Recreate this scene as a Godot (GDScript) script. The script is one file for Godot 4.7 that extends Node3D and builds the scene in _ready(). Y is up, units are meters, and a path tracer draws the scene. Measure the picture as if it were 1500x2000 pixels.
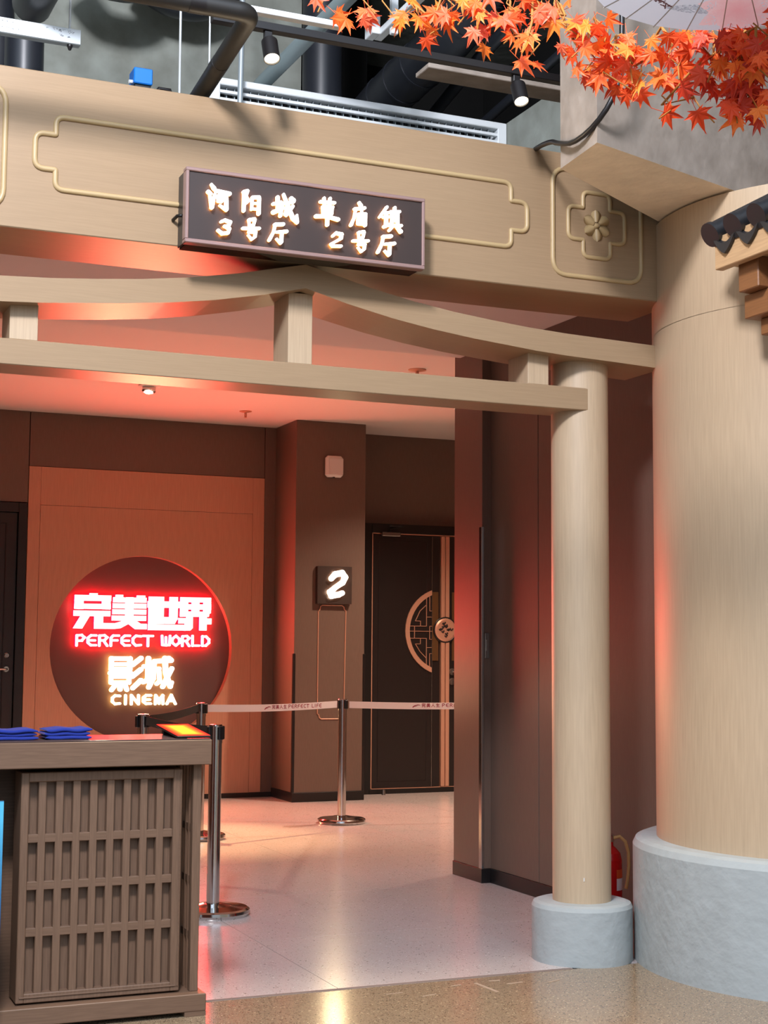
extends Node3D
# A cinema lobby behind a timber gate, seen from the atrium. World: x runs along the gate, y up, z towards the viewer, metres.

class MB:
	var v := PackedVector3Array()
	var n := PackedVector3Array()
	var uv := PackedVector2Array()
	func tri(a: Vector3, b: Vector3, c: Vector3, na: Vector3, nb: Vector3, nc: Vector3, ua := Vector2.ZERO, ub := Vector2.ZERO, uc := Vector2.ZERO) -> void:
		var g := (b - a).cross(c - a)
		if g.length_squared() < 1e-16:
			return
		if g.dot(na + nb + nc) > 0.0:
			v.append_array([a, c, b]); n.append_array([na, nc, nb]); uv.append_array([ua, uc, ub])
		else:
			v.append_array([a, b, c]); n.append_array([na, nb, nc]); uv.append_array([ua, ub, uc])
	func flat(a: Vector3, b: Vector3, c: Vector3, out: Vector3) -> void:
		var g := (b - a).cross(c - a).normalized()
		if g.dot(out) < 0.0:
			g = -g
		tri(a, b, c, g, g, g, uvof(a, g), uvof(b, g), uvof(c, g))
	func uvof(p: Vector3, g: Vector3) -> Vector2:
		var m := g.abs()
		if m.z >= m.x and m.z >= m.y:
			return Vector2(p.x, -p.y)
		if m.x >= m.y:
			return Vector2(p.z, -p.y)
		return Vector2(p.x, p.z)
	func quad(a: Vector3, b: Vector3, c: Vector3, d: Vector3, out: Vector3) -> void:
		flat(a, b, c, out); flat(a, c, d, out)
	# a quad with its own texture square: a top left, b top right, c bottom right, d bottom left
	func picture(a: Vector3, b: Vector3, c: Vector3, d: Vector3, out: Vector3) -> void:
		tri(a, b, c, out, out, out, Vector2(0, 0), Vector2(1, 0), Vector2(1, 1))
		tri(a, c, d, out, out, out, Vector2(0, 0), Vector2(1, 1), Vector2(0, 1))
	# box between two corners with chamfered edges
	func box(lo: Vector3, hi: Vector3, e := 0.0) -> MB:
		var c := (lo + hi) * 0.5
		var h := (hi - lo).abs() * 0.5
		e = minf(e, minf(h.x, minf(h.y, h.z)) * 0.9)
		for ax in 3:
			var u := (ax + 1) % 3
			var w := (ax + 2) % 3
			for s in [-1.0, 1.0]:
				var q := []
				for k in [[-1, -1], [1, -1], [1, 1], [-1, 1]]:
					var p := Vector3.ZERO
					p[ax] = s * h[ax]; p[u] = k[0] * (h[u] - e); p[w] = k[1] * (h[w] - e)
					q.append(c + p)
				var o := Vector3.ZERO
				o[ax] = s
				quad(q[0], q[1], q[2], q[3], o)
			if e > 0.0:
				for su in [-1.0, 1.0]:
					for sw in [-1.0, 1.0]:
						var q2 := []
						for k in [[0, -1], [0, 1], [1, 1], [1, -1]]:
							var p2 := Vector3.ZERO
							p2[ax] = k[1] * (h[ax] - e)
							p2[u] = su * (h[u] - (e if k[0] == 1 else 0.0)); p2[w] = sw * (h[w] - (0.0 if k[0] == 1 else e))
							q2.append(c + p2)
						var o2 := Vector3.ZERO
						o2[u] = su; o2[w] = sw
						quad(q2[0], q2[1], q2[2], q2[3], o2)
		if e > 0.0:
			for sx in [-1.0, 1.0]:
				for sy in [-1.0, 1.0]:
					for sz in [-1.0, 1.0]:
						var s3 := Vector3(sx, sy, sz)
						flat(c + s3 * (h - Vector3(0, e, e)), c + s3 * (h - Vector3(e, 0, e)), c + s3 * (h - Vector3(e, e, 0)), s3)
		return self
	# polygon in x,y extruded from z0 to z1
	func prism(p: PackedVector2Array, z0: float, z1: float) -> MB:
		var t := Geometry2D.triangulate_polygon(p)
		for i in range(0, t.size(), 3):
			for z in [z0, z1]:
				flat(Vector3(p[t[i]].x, p[t[i]].y, z), Vector3(p[t[i + 1]].x, p[t[i + 1]].y, z), Vector3(p[t[i + 2]].x, p[t[i + 2]].y, z), Vector3(0, 0, signf(z - (z0 + z1) * 0.5)))
		var cw := Geometry2D.is_polygon_clockwise(p)
		for i in p.size():
			var a := p[i]
			var b := p[(i + 1) % p.size()]
			var d := (b - a)
			var o := Vector3(-d.y, d.x, 0) if cw else Vector3(d.y, -d.x, 0)
			# Godot's 2D "clockwise" test assumes y down; test the outward side by a small step
			var mid := (a + b) * 0.5 + Vector2(o.x, o.y).normalized() * 1e-4
			if Geometry2D.is_point_in_polygon(mid, p):
				o = -o
			quad(Vector3(a.x, a.y, z0), Vector3(b.x, b.y, z0), Vector3(b.x, b.y, z1), Vector3(a.x, a.y, z1), o)
		return self
	# tube along a path
	func tube(path: Array, r: float, seg := 10, closed := false, caps := true, r1 := -1.0) -> MB:
		var m := path.size()
		var rings := []
		var side := Vector3.ZERO
		for i in m:
			var t: Vector3
			if closed:
				t = (path[(i + 1) % m] - path[(i - 1 + m) % m]).normalized()
			else:
				t = (path[mini(i + 1, m - 1)] - path[maxi(i - 1, 0)]).normalized()
			if side == Vector3.ZERO:
				side = t.cross(Vector3.UP if absf(t.y) < 0.9 else Vector3.RIGHT).normalized()
			side = (side - t * side.dot(t)).normalized()
			var up := t.cross(side)
			var rr := r if r1 < 0.0 else lerpf(r, r1, float(i) / maxf(1.0, m - 1.0))
			var ring := []
			for k in seg:
				var a := TAU * k / seg
				var d := side * cos(a) + up * sin(a)
				ring.append([path[i] + d * rr, d])
			rings.append(ring)
		for i in (m if closed else m - 1):
			var A: Array = rings[i]
			var B: Array = rings[(i + 1) % m]
			for k in seg:
				var l := (k + 1) % seg
				tri(A[k][0], A[l][0], B[l][0], A[k][1], A[l][1], B[l][1]); tri(A[k][0], B[l][0], B[k][0], A[k][1], B[l][1], B[k][1])
		if caps and not closed:
			for e in [0, m - 1]:
				var o: Vector3 = (path[0] - path[1]) if e == 0 else (path[m - 1] - path[m - 2])
				for k in seg:
					flat(path[e], rings[e][k][0], rings[e][(k + 1) % seg][0], o)
		return self
	# profile of (radius, y) turned about an upright axis through c
	func lathe(p: Array, c := Vector3.ZERO, seg := 32) -> MB:
		for i in p.size() - 1:
			var a: Vector2 = p[i]
			var b: Vector2 = p[i + 1]
			var d := (b - a).normalized()
			for k in seg:
				var t0 := TAU * k / seg
				var t1 := TAU * (k + 1) / seg
				var e0 := Vector3(cos(t0), 0, sin(t0))
				var e1 := Vector3(cos(t1), 0, sin(t1))
				var n0 := e0 * d.y - Vector3.UP * d.x
				var n1 := e1 * d.y - Vector3.UP * d.x
				var A := c + e0 * a.x + Vector3.UP * a.y
				var B := c + e1 * a.x + Vector3.UP * a.y
				var C := c + e1 * b.x + Vector3.UP * b.y
				var D := c + e0 * b.x + Vector3.UP * b.y
				tri(A, B, C, n0, n1, n1); tri(A, C, D, n0, n1, n0)
		return self
	# a rectangle in x,y with a round hole: front and back faces, outer sides and the wall of the hole
	func holed(x0: float, y0: float, x1: float, y1: float, c: Vector2, r: float, z0: float, z1: float) -> MB:
		var ang := []
		for k in 72:
			ang.append(TAU * k / 72)
		for q in [Vector2(x0, y0), Vector2(x1, y0), Vector2(x1, y1), Vector2(x0, y1)]:
			ang.append(fposmod((q - c).angle(), TAU))
		ang.sort()
		for i in ang.size():
			var a: float = ang[i]
			var b: float = ang[(i + 1) % ang.size()]
			var da := Vector2.from_angle(a)
			var db := Vector2.from_angle(b)
			var oa := c + da * reach(c, da, x0, y0, x1, y1)
			var ob := c + db * reach(c, db, x0, y0, x1, y1)
			var ia := c + da * r
			var ib := c + db * r
			for z in [z0, z1]:
				quad(Vector3(ia.x, ia.y, z), Vector3(oa.x, oa.y, z), Vector3(ob.x, ob.y, z), Vector3(ib.x, ib.y, z), Vector3(0, 0, signf(z - (z0 + z1) * 0.5)))
			var na := Vector3(-da.x, -da.y, 0)
			var nb := Vector3(-db.x, -db.y, 0)
			tri(Vector3(ia.x, ia.y, z0), Vector3(ib.x, ib.y, z0), Vector3(ib.x, ib.y, z1), na, nb, nb); tri(Vector3(ia.x, ia.y, z0), Vector3(ib.x, ib.y, z1), Vector3(ia.x, ia.y, z1), na, nb, na)
			quad(Vector3(oa.x, oa.y, z0), Vector3(ob.x, ob.y, z0), Vector3(ob.x, ob.y, z1), Vector3(oa.x, oa.y, z1), Vector3(da.x + db.x, da.y + db.y, 0))
		return self
	func reach(c: Vector2, d: Vector2, x0: float, y0: float, x1: float, y1: float) -> float:
		var t := 1e9
		if d.x > 1e-6: t = minf(t, (x1 - c.x) / d.x)
		if d.x < -1e-6: t = minf(t, (x0 - c.x) / d.x)
		if d.y > 1e-6: t = minf(t, (y1 - c.y) / d.y)
		if d.y < -1e-6: t = minf(t, (y0 - c.y) / d.y)
		return t
	# one brush or pen stroke: "x y r,x y r" (r may be left out), mapped by f, extruded
	func stroke(text: String, f: Transform2D, r0: float, k: float, z0: float, z1: float) -> MB:
		var pts := []
		for w in text.strip_edges().split(","):
			var a := w.strip_edges().split_floats(" ", false)
			pts.append([f * Vector2(a[0], a[1]), (a[2] if a.size() > 2 else r0) * k])
		if pts.size() == 1:
			pts.append(pts[0])
		for i in pts.size() - 1:
			var cloud := PackedVector2Array()
			for e in [pts[i], pts[i + 1]]:
				for q in 14:
					cloud.append(e[0] + Vector2.from_angle(TAU * q / 14) * e[1])
			var hull := Geometry2D.convex_hull(cloud)
			if hull.size() > 1 and hull[0].is_equal_approx(hull[hull.size() - 1]):
				hull.remove_at(hull.size() - 1)
			fan(hull, z0, z1)
		return self
	func fan(h: PackedVector2Array, z0: float, z1: float) -> void:
		var c := Vector2.ZERO
		for p in h: c += p / h.size()
		for i in h.size():
			var a := h[i]
			var b := h[(i + 1) % h.size()]
			for z in [z0, z1]:
				flat(Vector3(c.x, c.y, z), Vector3(a.x, a.y, z), Vector3(b.x, b.y, z), Vector3(0, 0, signf(z - (z0 + z1) * 0.5)))
			var m := (a + b) * 0.5 - c
			quad(Vector3(a.x, a.y, z0), Vector3(b.x, b.y, z0), Vector3(b.x, b.y, z1), Vector3(a.x, a.y, z1), Vector3(m.x, m.y, 0))
	func mesh() -> ArrayMesh:
		var a := []
		a.resize(Mesh.ARRAY_MAX)
		a[Mesh.ARRAY_VERTEX] = v; a[Mesh.ARRAY_NORMAL] = n; a[Mesh.ARRAY_TEX_UV] = uv
		var m := ArrayMesh.new()
		m.add_surface_from_arrays(Mesh.PRIMITIVE_TRIANGLES, a)
		return m

var taken := {}
var M := {}
var rng := RandomNumberGenerator.new()

func numbered(called: String) -> String:
	var k: int = taken.get(called, 0)
	taken[called] = k + 1
	return called if k == 0 else "%s_%03d" % [called, k]

func thing(called: String, label: String, category: String, at := Vector3.ZERO, group := "") -> Node3D:
	var o := Node3D.new()
	o.name = numbered(called)
	add_child(o, true)
	o.position = at
	o.set_meta("label", label)
	o.set_meta("category", category)
	if group != "":
		o.set_meta("group", group)
	return o

func struct(called: String, label := "", category := "") -> Node3D:
	var o := Node3D.new()
	o.name = numbered(called)
	add_child(o, true)
	o.set_meta("kind", "structure")
	if label != "":
		o.set_meta("label", label)
	if category != "":
		o.set_meta("category", category)
	return o

# one mesh, under a thing, a part or a piece of the setting
func part(called: String, mb: MB, mat: Material, parent: Node3D, label := "") -> MeshInstance3D:
	var o := MeshInstance3D.new()
	o.name = called
	var used := 0
	for c in parent.get_children():
		if str(c.name) == called or str(c.name).begins_with(called + "_0"):
			used += 1
	if used > 0:
		o.name = "%s_%03d" % [called, used]
	o.mesh = mb.mesh()
	o.material_override = mat
	parent.add_child(o, true)
	if label != "":
		o.set_meta("label", label)
	return o

func bx(x0: float, y0: float, z0: float, x1: float, y1: float, z1: float, e := 0.0) -> MB:
	return MB.new().box(Vector3(x0, y0, z0), Vector3(x1, y1, z1), e)

# ---------------------------------------------------------------- materials
func noise_tex(f: float, oct: int, a: Color, b: Color, seed_: int, size := 512, kind := FastNoiseLite.TYPE_SIMPLEX_SMOOTH) -> NoiseTexture2D:
	var t := NoiseTexture2D.new()
	var q := FastNoiseLite.new()
	q.noise_type = kind
	q.seed = seed_
	q.frequency = f
	q.fractal_octaves = oct
	t.noise = q
	t.width = size
	t.height = size
	t.seamless = true
	var g := Gradient.new()
	g.set_color(0, a)
	g.set_color(1, b)
	t.color_ramp = g
	return t

func mat(c: Color, rough := 0.5, metal := 0.0, spec := 0.5) -> StandardMaterial3D:
	var m := StandardMaterial3D.new()
	m.albedo_color = c
	m.roughness = rough
	m.metallic = metal
	m.metallic_specular = spec
	return m

func grained(c: Color, scale_: Vector3, rough: float, contrast := 0.1, f := 0.02, oct := 4, seed_ := 1) -> StandardMaterial3D:
	var m := mat(Color.WHITE, rough)
	m.albedo_texture = noise_tex(f, oct, c * Color(1.0 - contrast, 1.0 - contrast * 1.1, 1.0 - contrast * 1.3), c * Color(1.0 + contrast * 0.6, 1.0 + contrast * 0.6, 1.0 + contrast * 0.5), seed_)
	m.uv1_triplanar = true
	m.uv1_world_triplanar = true
	m.uv1_scale = scale_
	return m

func glow(c: Color, e: float, base := Color(1, 1, 1)) -> StandardMaterial3D:
	var m := mat(base, 0.4)
	m.emission_enabled = true
	m.emission = c
	m.emission_energy_multiplier = e
	return m

# chips of stone in a cement ground
func terrazzo(base: Color, chips: Array, count: int, biggest: float, seed_: int, size := 1024) -> ImageTexture:
	var im := Image.create(size, size, false, Image.FORMAT_RGB8)
	im.fill(base)
	rng.seed = seed_
	for i in 26:
		var w := rng.randi_range(60, 240)
		var tone := base * rng.randf_range(0.965, 1.035)
		im.fill_rect(Rect2i(rng.randi_range(0, size), rng.randi_range(0, size), w, w), base.lerp(tone, 0.4))
	for i in count:
		var c: Color = chips[rng.randi() % chips.size()]
		c = base.lerp(c, rng.randf_range(0.35, 1.0))
		var x := rng.randi_range(0, size - 1)
		var y := rng.randi_range(0, size - 1)
		var r := rng.randf_range(0.6, 1.0) * biggest * (1.0 if rng.randf() < 0.15 else 0.5)
		var sx := rng.randf_range(0.6, 1.4)
		for dx in range(-int(r * 1.5) - 1, int(r * 1.5) + 2):
			for dy in range(-int(r) - 1, int(r) + 2):
				if pow(dx / sx, 2) + dy * dy <= r * r:
					im.set_pixel(posmod(x + dx, size), posmod(y + dy, size), c)
	im.generate_mipmaps()
	return ImageTexture.create_from_image(im)

func tri_mat(t: Texture2D, s: float, rough: float, tint := Color.WHITE) -> StandardMaterial3D:
	var m := mat(tint, rough)
	m.albedo_texture = t
	m.uv1_triplanar = true
	m.uv1_world_triplanar = true
	m.uv1_scale = Vector3(s, s, s)
	return m

func concrete(c: Color, contrast: float, seed_: int, s := 0.55) -> StandardMaterial3D:
	var m := grained(c, Vector3(s, s, s), 0.85, contrast, 0.012, 6, seed_)
	m.heightmap_enabled = true
	m.heightmap_scale = 0.25
	m.heightmap_texture = noise_tex(0.03, 5, Color.BLACK, Color.WHITE, seed_ + 7)
	return m

func materials() -> void:
	var oak := Color(0.615, 0.515, 0.405)
	M.wood = grained(oak, Vector3(0.35, 11, 11), 0.36, 0.035, 0.02, 4, 3)
	M.wood.metallic_specular = 0.36
	M.wood_up = grained(Color(0.725, 0.63, 0.52), Vector3(9, 0.35, 9), 0.46, 0.05, 0.02, 4, 4)
	M.moulding = mat(Color(0.70, 0.60, 0.44), 0.4)
	M.eave_wood = grained(Color(0.74, 0.60, 0.45), Vector3(9, 9, 0.5), 0.5, 0.07, 0.02, 4, 5)
	M.bracket = grained(Color(0.52, 0.34, 0.20), Vector3(9, 9, 0.5), 0.5, 0.08, 0.02, 4, 6)
	M.panel = grained(Color(0.40, 0.33, 0.29), Vector3(7, 0.5, 7), 0.42, 0.05, 0.03, 4, 7)
	M.panel2 = grained(Color(0.40, 0.325, 0.285), Vector3(7, 0.5, 7), 0.40, 0.05, 0.03, 4, 8)
	M.orange = grained(Color(0.735, 0.55, 0.45), Vector3(8, 0.4, 8), 0.38, 0.05, 0.02, 4, 9)
	M.disc = mat(Color(0.36, 0.27, 0.255), 0.6)
	M.black = mat(Color(0.075, 0.068, 0.068), 0.35)
	M.kick = mat(Color(0.09, 0.08, 0.08), 0.3)
	M.door = grained(Color(0.125, 0.098, 0.095), Vector3(6, 0.5, 6), 0.35, 0.08, 0.03, 3, 10)
	M.gap = mat(Color(0.10, 0.07, 0.06), 0.8)
	M.bronze = mat(Color(0.80, 0.60, 0.50), 0.4, 0.35)
	M.brass = mat(Color(0.46, 0.34, 0.22), 0.38, 0.6)
	M.silver = mat(Color(0.62, 0.60, 0.58), 0.25, 0.9)
	M.chrome = mat(Color(0.78, 0.77, 0.76), 0.12, 1.0)
	M.white = mat(Color(0.86, 0.85, 0.83), 0.75)
	M.plaster = mat(Color(0.80, 0.785, 0.765), 0.8)
	M.concrete = concrete(Color(0.55, 0.57, 0.55), 0.14, 21)
	M.soffit = concrete(Color(0.96, 0.89, 0.79), 0.05, 33, 0.8)  # beige beam underside, paled to stand in for light from below
	M.beam = concrete(Color(0.60, 0.555, 0.52), 0.13, 31, 0.8)
	M.plinth = concrete(Color(0.635, 0.655, 0.655), 0.04, 41, 1.1)
	M.matt_black = mat(Color(0.09, 0.09, 0.09), 0.9)  # plain near-black for the void faces and the far pier
	M.duct = mat(Color(0.135, 0.145, 0.17), 0.36)
	M.pipe = mat(Color(0.11, 0.105, 0.10), 0.5)
	M.rail = mat(Color(0.09, 0.08, 0.085), 0.4)
	M.zinc = mat(Color(0.62, 0.66, 0.68), 0.45, 0.35)
	M.steel_blue = mat(Color(0.54, 0.60, 0.61), 0.5, 0.2)
	M.vent = mat(Color(0.87, 0.89, 0.90), 0.5)
	M.blue_box = mat(Color(0.03, 0.42, 0.78), 0.35)
	M.counter = grained(Color(0.455, 0.35, 0.28), Vector3(0.6, 12, 12), 0.45, 0.1, 0.02, 4, 51)
	M.counter_up = grained(Color(0.455, 0.35, 0.28), Vector3(12, 0.6, 12), 0.45, 0.1, 0.02, 4, 52)
	M.gloss = mat(Color(0.30, 0.24, 0.23), 0.6, 0.0, 0.2)
	M.gloss.clearcoat_enabled = true
	M.gloss.clearcoat = 0.08
	M.gloss.clearcoat_roughness = 0.12
	M.towel = mat(Color(0.10, 0.18, 0.53), 0.95)
	M.towel.rim_enabled = true
	M.towel.rim = 0.5
	M.tile_roof = mat(Color(0.13, 0.13, 0.14), 0.42)
	M.red = mat(Color(0.72, 0.04, 0.06), 0.25)
	M.hose = mat(Color(0.78, 0.62, 0.38), 0.5)
	M.paper = mat(Color(0.86, 0.84, 0.84), 0.7)
	M.orange_paper = mat(Color(0.82, 0.32, 0.12), 0.6)
	M.belt = mat(Color(0.95, 0.92, 0.92), 0.8)
	M.belt_black = mat(Color(0.12, 0.10, 0.10), 0.7)
	M.print = mat(Color(0.62, 0.18, 0.26), 0.8)
	M.lobby_floor = tri_mat(terrazzo(Color(0.745, 0.695, 0.675), [Color(0.40, 0.36, 0.36), Color(0.94, 0.92, 0.9), Color(0.62, 0.54, 0.48), Color(0.25, 0.22, 0.22)], 5200, 3.4, 61), 0.9, 0.2)
	M.lobby_floor2 = tri_mat(terrazzo(Color(0.73, 0.68, 0.665), [Color(0.40, 0.36, 0.36), Color(0.94, 0.92, 0.9), Color(0.62, 0.54, 0.48), Color(0.25, 0.22, 0.22)], 5200, 3.4, 62), 0.9, 0.22)
	M.hall_floor = tri_mat(terrazzo(Color(0.56, 0.48, 0.39), [Color(0.28, 0.22, 0.17), Color(0.80, 0.72, 0.58), Color(0.44, 0.33, 0.22), Color(0.17, 0.14, 0.12)], 15000, 4.2, 63), 1.1, 0.16)
	M.cement = mat(Color(0.61, 0.53, 0.45), 0.8)
	M.joint = mat(Color(0.46, 0.40, 0.37), 0.8)
	M.lit_white = glow(Color(1, 0.97, 0.94), 1.5)
	M.lit_sign = glow(Color(1, 0.95, 0.87), 1.8)
	M.halo_red = glow(Color(1.0, 0.0, 0.12), 40.0, Color(0.5, 0.02, 0.03))
	M.halo_warm = glow(Color(1.0, 0.80, 0.45), 4.0)
	M.halo_orange = glow(Color(1.0, 0.62, 0.24), 5.0)
	M.lens = glow(Color(1, 0.93, 0.80), 9.0)
	M.screen = glow(Color(1, 1, 1), 2.6, Color(0.05, 0.05, 0.05))  # bright patch put into the slab's face as emission
	M.screen.emission_texture = glow_print()
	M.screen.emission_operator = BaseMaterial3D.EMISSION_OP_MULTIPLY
	M.poster = mat(Color.WHITE, 0.35)
	var gt := GradientTexture2D.new()
	var g := Gradient.new()
	g.set_color(0, Color(0.34, 0.72, 0.86))
	g.set_color(1, Color(0.06, 0.14, 0.36))
	gt.gradient = g
	gt.fill_from = Vector2(0.5, 0.1)
	gt.fill_to = Vector2(0.5, 1.0)
	M.poster.albedo_texture = gt
	M.scribble = mat(Color.WHITE, 0.5, 0.1)
	M.scribble.albedo_texture = scribbles()
	M.umbrella = mat(Color.WHITE, 0.8)
	M.umbrella.albedo_texture = umbrella_print()
	M.umbrella.backlight_enabled = true
	M.umbrella.backlight = Color(0.8, 0.8, 0.8)
	M.bamboo = mat(Color(0.80, 0.76, 0.74), 0.6)
	M.twig = mat(Color(0.62, 0.42, 0.16), 0.7)
	for k in 5:
		var c: Color = [Color(0.93, 0.38, 0.12), Color(0.88, 0.29, 0.09), Color(0.95, 0.50, 0.16), Color(0.93, 0.42, 0.27), Color(0.76, 0.20, 0.08)][k]
		var lm := mat(c, 0.55)
		lm.backlight_enabled = true
		lm.backlight = Color(0.7, 0.7, 0.7) * c.srgb_to_linear()
		M["leaf%d" % k] = lm

func glow_print() -> ImageTexture:  # red rim to yellow middle, painted glow for the tilted slab
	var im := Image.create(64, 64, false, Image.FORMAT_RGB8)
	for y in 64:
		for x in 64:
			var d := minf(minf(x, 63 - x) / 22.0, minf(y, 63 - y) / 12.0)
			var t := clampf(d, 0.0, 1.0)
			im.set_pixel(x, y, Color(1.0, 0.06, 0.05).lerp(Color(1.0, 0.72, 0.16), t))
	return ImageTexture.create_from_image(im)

func pen(im: Image, a: Vector2, b: Vector2, r: float, c: Color) -> void:
	var steps := int(a.distance_to(b) / maxf(0.6, r * 0.5)) + 1
	for i in steps + 1:
		var p := a.lerp(b, float(i) / steps)
		im.fill_rect(Rect2i(int(p.x - r), int(p.y - r), maxi(1, int(r * 2)), maxi(1, int(r * 2))), c)

func scribbles() -> ImageTexture:
	var im := Image.create(512, 128, false, Image.FORMAT_RGB8)
	im.fill(Color(0.80, 0.83, 0.85))
	rng.seed = 5
	for blk in [[26, 30, 6, 18], [30, 82, 7, 16], [340, 24, 5, 16], [402, 30, 4, 26], [402, 72, 3, 26], [450, 36, 3, 26], [446, 78, 3, 24]]:
		for i in blk[2]:
			var x0: float = blk[0] + (i * 27 if blk[2] > 4 else rng.randi_range(0, 18))
			for s in 3:
				var a := Vector2(x0 + rng.randf_range(-6, 6), blk[1] + rng.randf_range(-8, 8))
				pen(im, a, a + Vector2(rng.randf_range(-7, 9), rng.randf_range(-5, 9)), 1.0, Color(0.25, 0.27, 0.30))
	return ImageTexture.create_from_image(im)

func umbrella_print() -> ImageTexture:
	var im := Image.create(1024, 1024, false, Image.FORMAT_RGB8)
	im.fill(Color(0.76, 0.75, 0.77))
	rng.seed = 9
	# u runs with x, v with z (far side up); soft grey leaves, pink petals, a line of brush writing
	for q in [[470, 235, 80, 18, -0.1], [420, 265, 70, 12, 0.1], [600, 130, 110, 22, 0.25], [520, 330, 90, 16, 0.1]]:
		for i in 400:
			var t := rng.randf_range(-1, 1)
			var w := rng.randf_range(-1, 1) * (1.0 - t * t)
			var p := Vector2(q[0], q[1]) + Vector2(t * q[2], w * q[3]).rotated(q[4])
			im.fill_rect(Rect2i(int(p.x), int(p.y), 9, 5), Color(0.55, 0.55, 0.58).lerp(Color(0.72, 0.72, 0.74), rng.randf()))
	for k in 15:
		var a0 := TAU * k / 15
		for i in 500:
			var t := rng.randf()
			var w := rng.randf_range(-1, 1) * sin(PI * t) * 40.0
			var p := Vector2(745, 190) + Vector2(t * (150 if k % 2 == 0 else 105), w).rotated(a0)
			im.fill_rect(Rect2i(int(p.x), int(p.y), 6, 6), Color(0.86, 0.60, 0.60).lerp(Color(0.86, 0.74, 0.73), t * 0.8 + 0.1 * absf(w) / 40.0))
	for i in 16:
		var a := Vector2(412 + i * 6, 146 - i * 2.4 + rng.randf_range(-9, 9))
		pen(im, a, a + Vector2(rng.randf_range(4, 16), rng.randf_range(-12, 12)), 2.0, Color(0.32, 0.20, 0.20))
	pen(im, Vector2(418, 152), Vector2(520, 112), 2.0, Color(0.32, 0.20, 0.20))
	im.generate_mipmaps()
	return ImageTexture.create_from_image(im)

# ---------------------------------------------------------------- lights inside fittings
func area(at: Vector3, size: Vector2, c: Color, e: float, turn := Vector3.ZERO) -> AreaLight3D:
	var l := AreaLight3D.new()
	l.area_size = size
	l.light_color = c
	l.light_energy = e
	l.area_normalize_energy = true
	l.area_range = 30.0
	l.shadow_enabled = true
	l.position = at
	l.rotation_degrees = turn
	l.name = "panel_glow"
	add_child(l, true)
	return l

func spot(at: Vector3, to: Vector3, c: Color, e: float, angle: float, size := 0.04, blend := 0.6) -> SpotLight3D:
	var l := SpotLight3D.new()
	l.name = "lamp_beam"
	l.light_color = c
	l.light_energy = e
	l.spot_angle = angle
	l.spot_angle_attenuation = blend
	l.spot_range = 40.0
	l.spot_attenuation = 2.0
	l.light_size = size
	l.shadow_enabled = true
	add_child(l, true)
	var d := (to - at).normalized()
	l.look_at_from_position(at, to, Vector3.UP if absf(d.y) < 0.95 else Vector3.RIGHT)
	return l

func _ready() -> void:
	# camera
	var cam := Camera3D.new()
	cam.name = "camera"
	cam.position = Vector3(0, 1.4, 0)
	cam.rotation_degrees = Vector3(5.24736, -23.16683, 0.40117)
	cam.fov = 37.965
	cam.near = 0.05
	cam.far = 80.0
	add_child(cam)
	cam.current = true
	# daylight: an even, slightly cool sky over the open atrium
	var env := Environment.new()
	var sky := Sky.new()
	var sm := ProceduralSkyMaterial.new()
	sm.sky_top_color = Color(0.80, 0.90, 1.0)
	sm.sky_horizon_color = Color(0.92, 0.95, 1.0)
	sm.ground_bottom_color = Color(0.5, 0.5, 0.5)
	sm.ground_horizon_color = Color(0.7, 0.7, 0.7)
	sm.sky_energy_multiplier = 1.55
	sky.sky_material = sm
	env.background_mode = Environment.BG_SKY
	env.sky = sky
	env.ambient_light_source = Environment.AMBIENT_SOURCE_SKY
	env.tonemap_mode = Environment.TONE_MAPPER_LINEAR
	env.tonemap_exposure = 1.0
	env.sdfgi_enabled = true
	env.ssao_enabled = true
	env.ssil_enabled = true
	var we := WorldEnvironment.new()
	we.name = "environment"
	we.environment = env
	add_child(we)
	# lit signs: the red wall sign, its white lower half, the box sign and the number sign
	area(Vector3(3.387, 1.65, -13.44), Vector2(1.29, 0.47), Color(1.0, 0.05, 0.055), 10.0, Vector3(0, 180, 0))
	area(Vector3(3.39, 1.09, -13.44), Vector2(0.62, 0.44), Color(1.0, 0.86, 0.62), 3.0, Vector3(0, 180, 0))
	area(Vector3(2.075, 3.15, -5.60), Vector2(0.9, 0.24), Color(1.0, 0.90, 0.74), 0.8, Vector3(0, 180, 0))
	area(Vector3(5.04, 1.985, -12.84), Vector2(0.14, 0.25), Color(1.0, 0.86, 0.62), 0.35, Vector3(0, 180, 0))
	# spot lamp on the left of the atrium that throws the shadows on the fascia
	spot(Vector3(0.1, 5.35, -2.2), Vector3(2.1, 3.2, -5.9), Color(0.97, 0.97, 1.0), 40.0, 48.0, 0.34, 0.5)
	materials()
	build_setting()
	build_gate()
	build_lobby_things()
	build_counter()
	build_ceiling_void()
	build_right_side()
	build_leaves()

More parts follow.
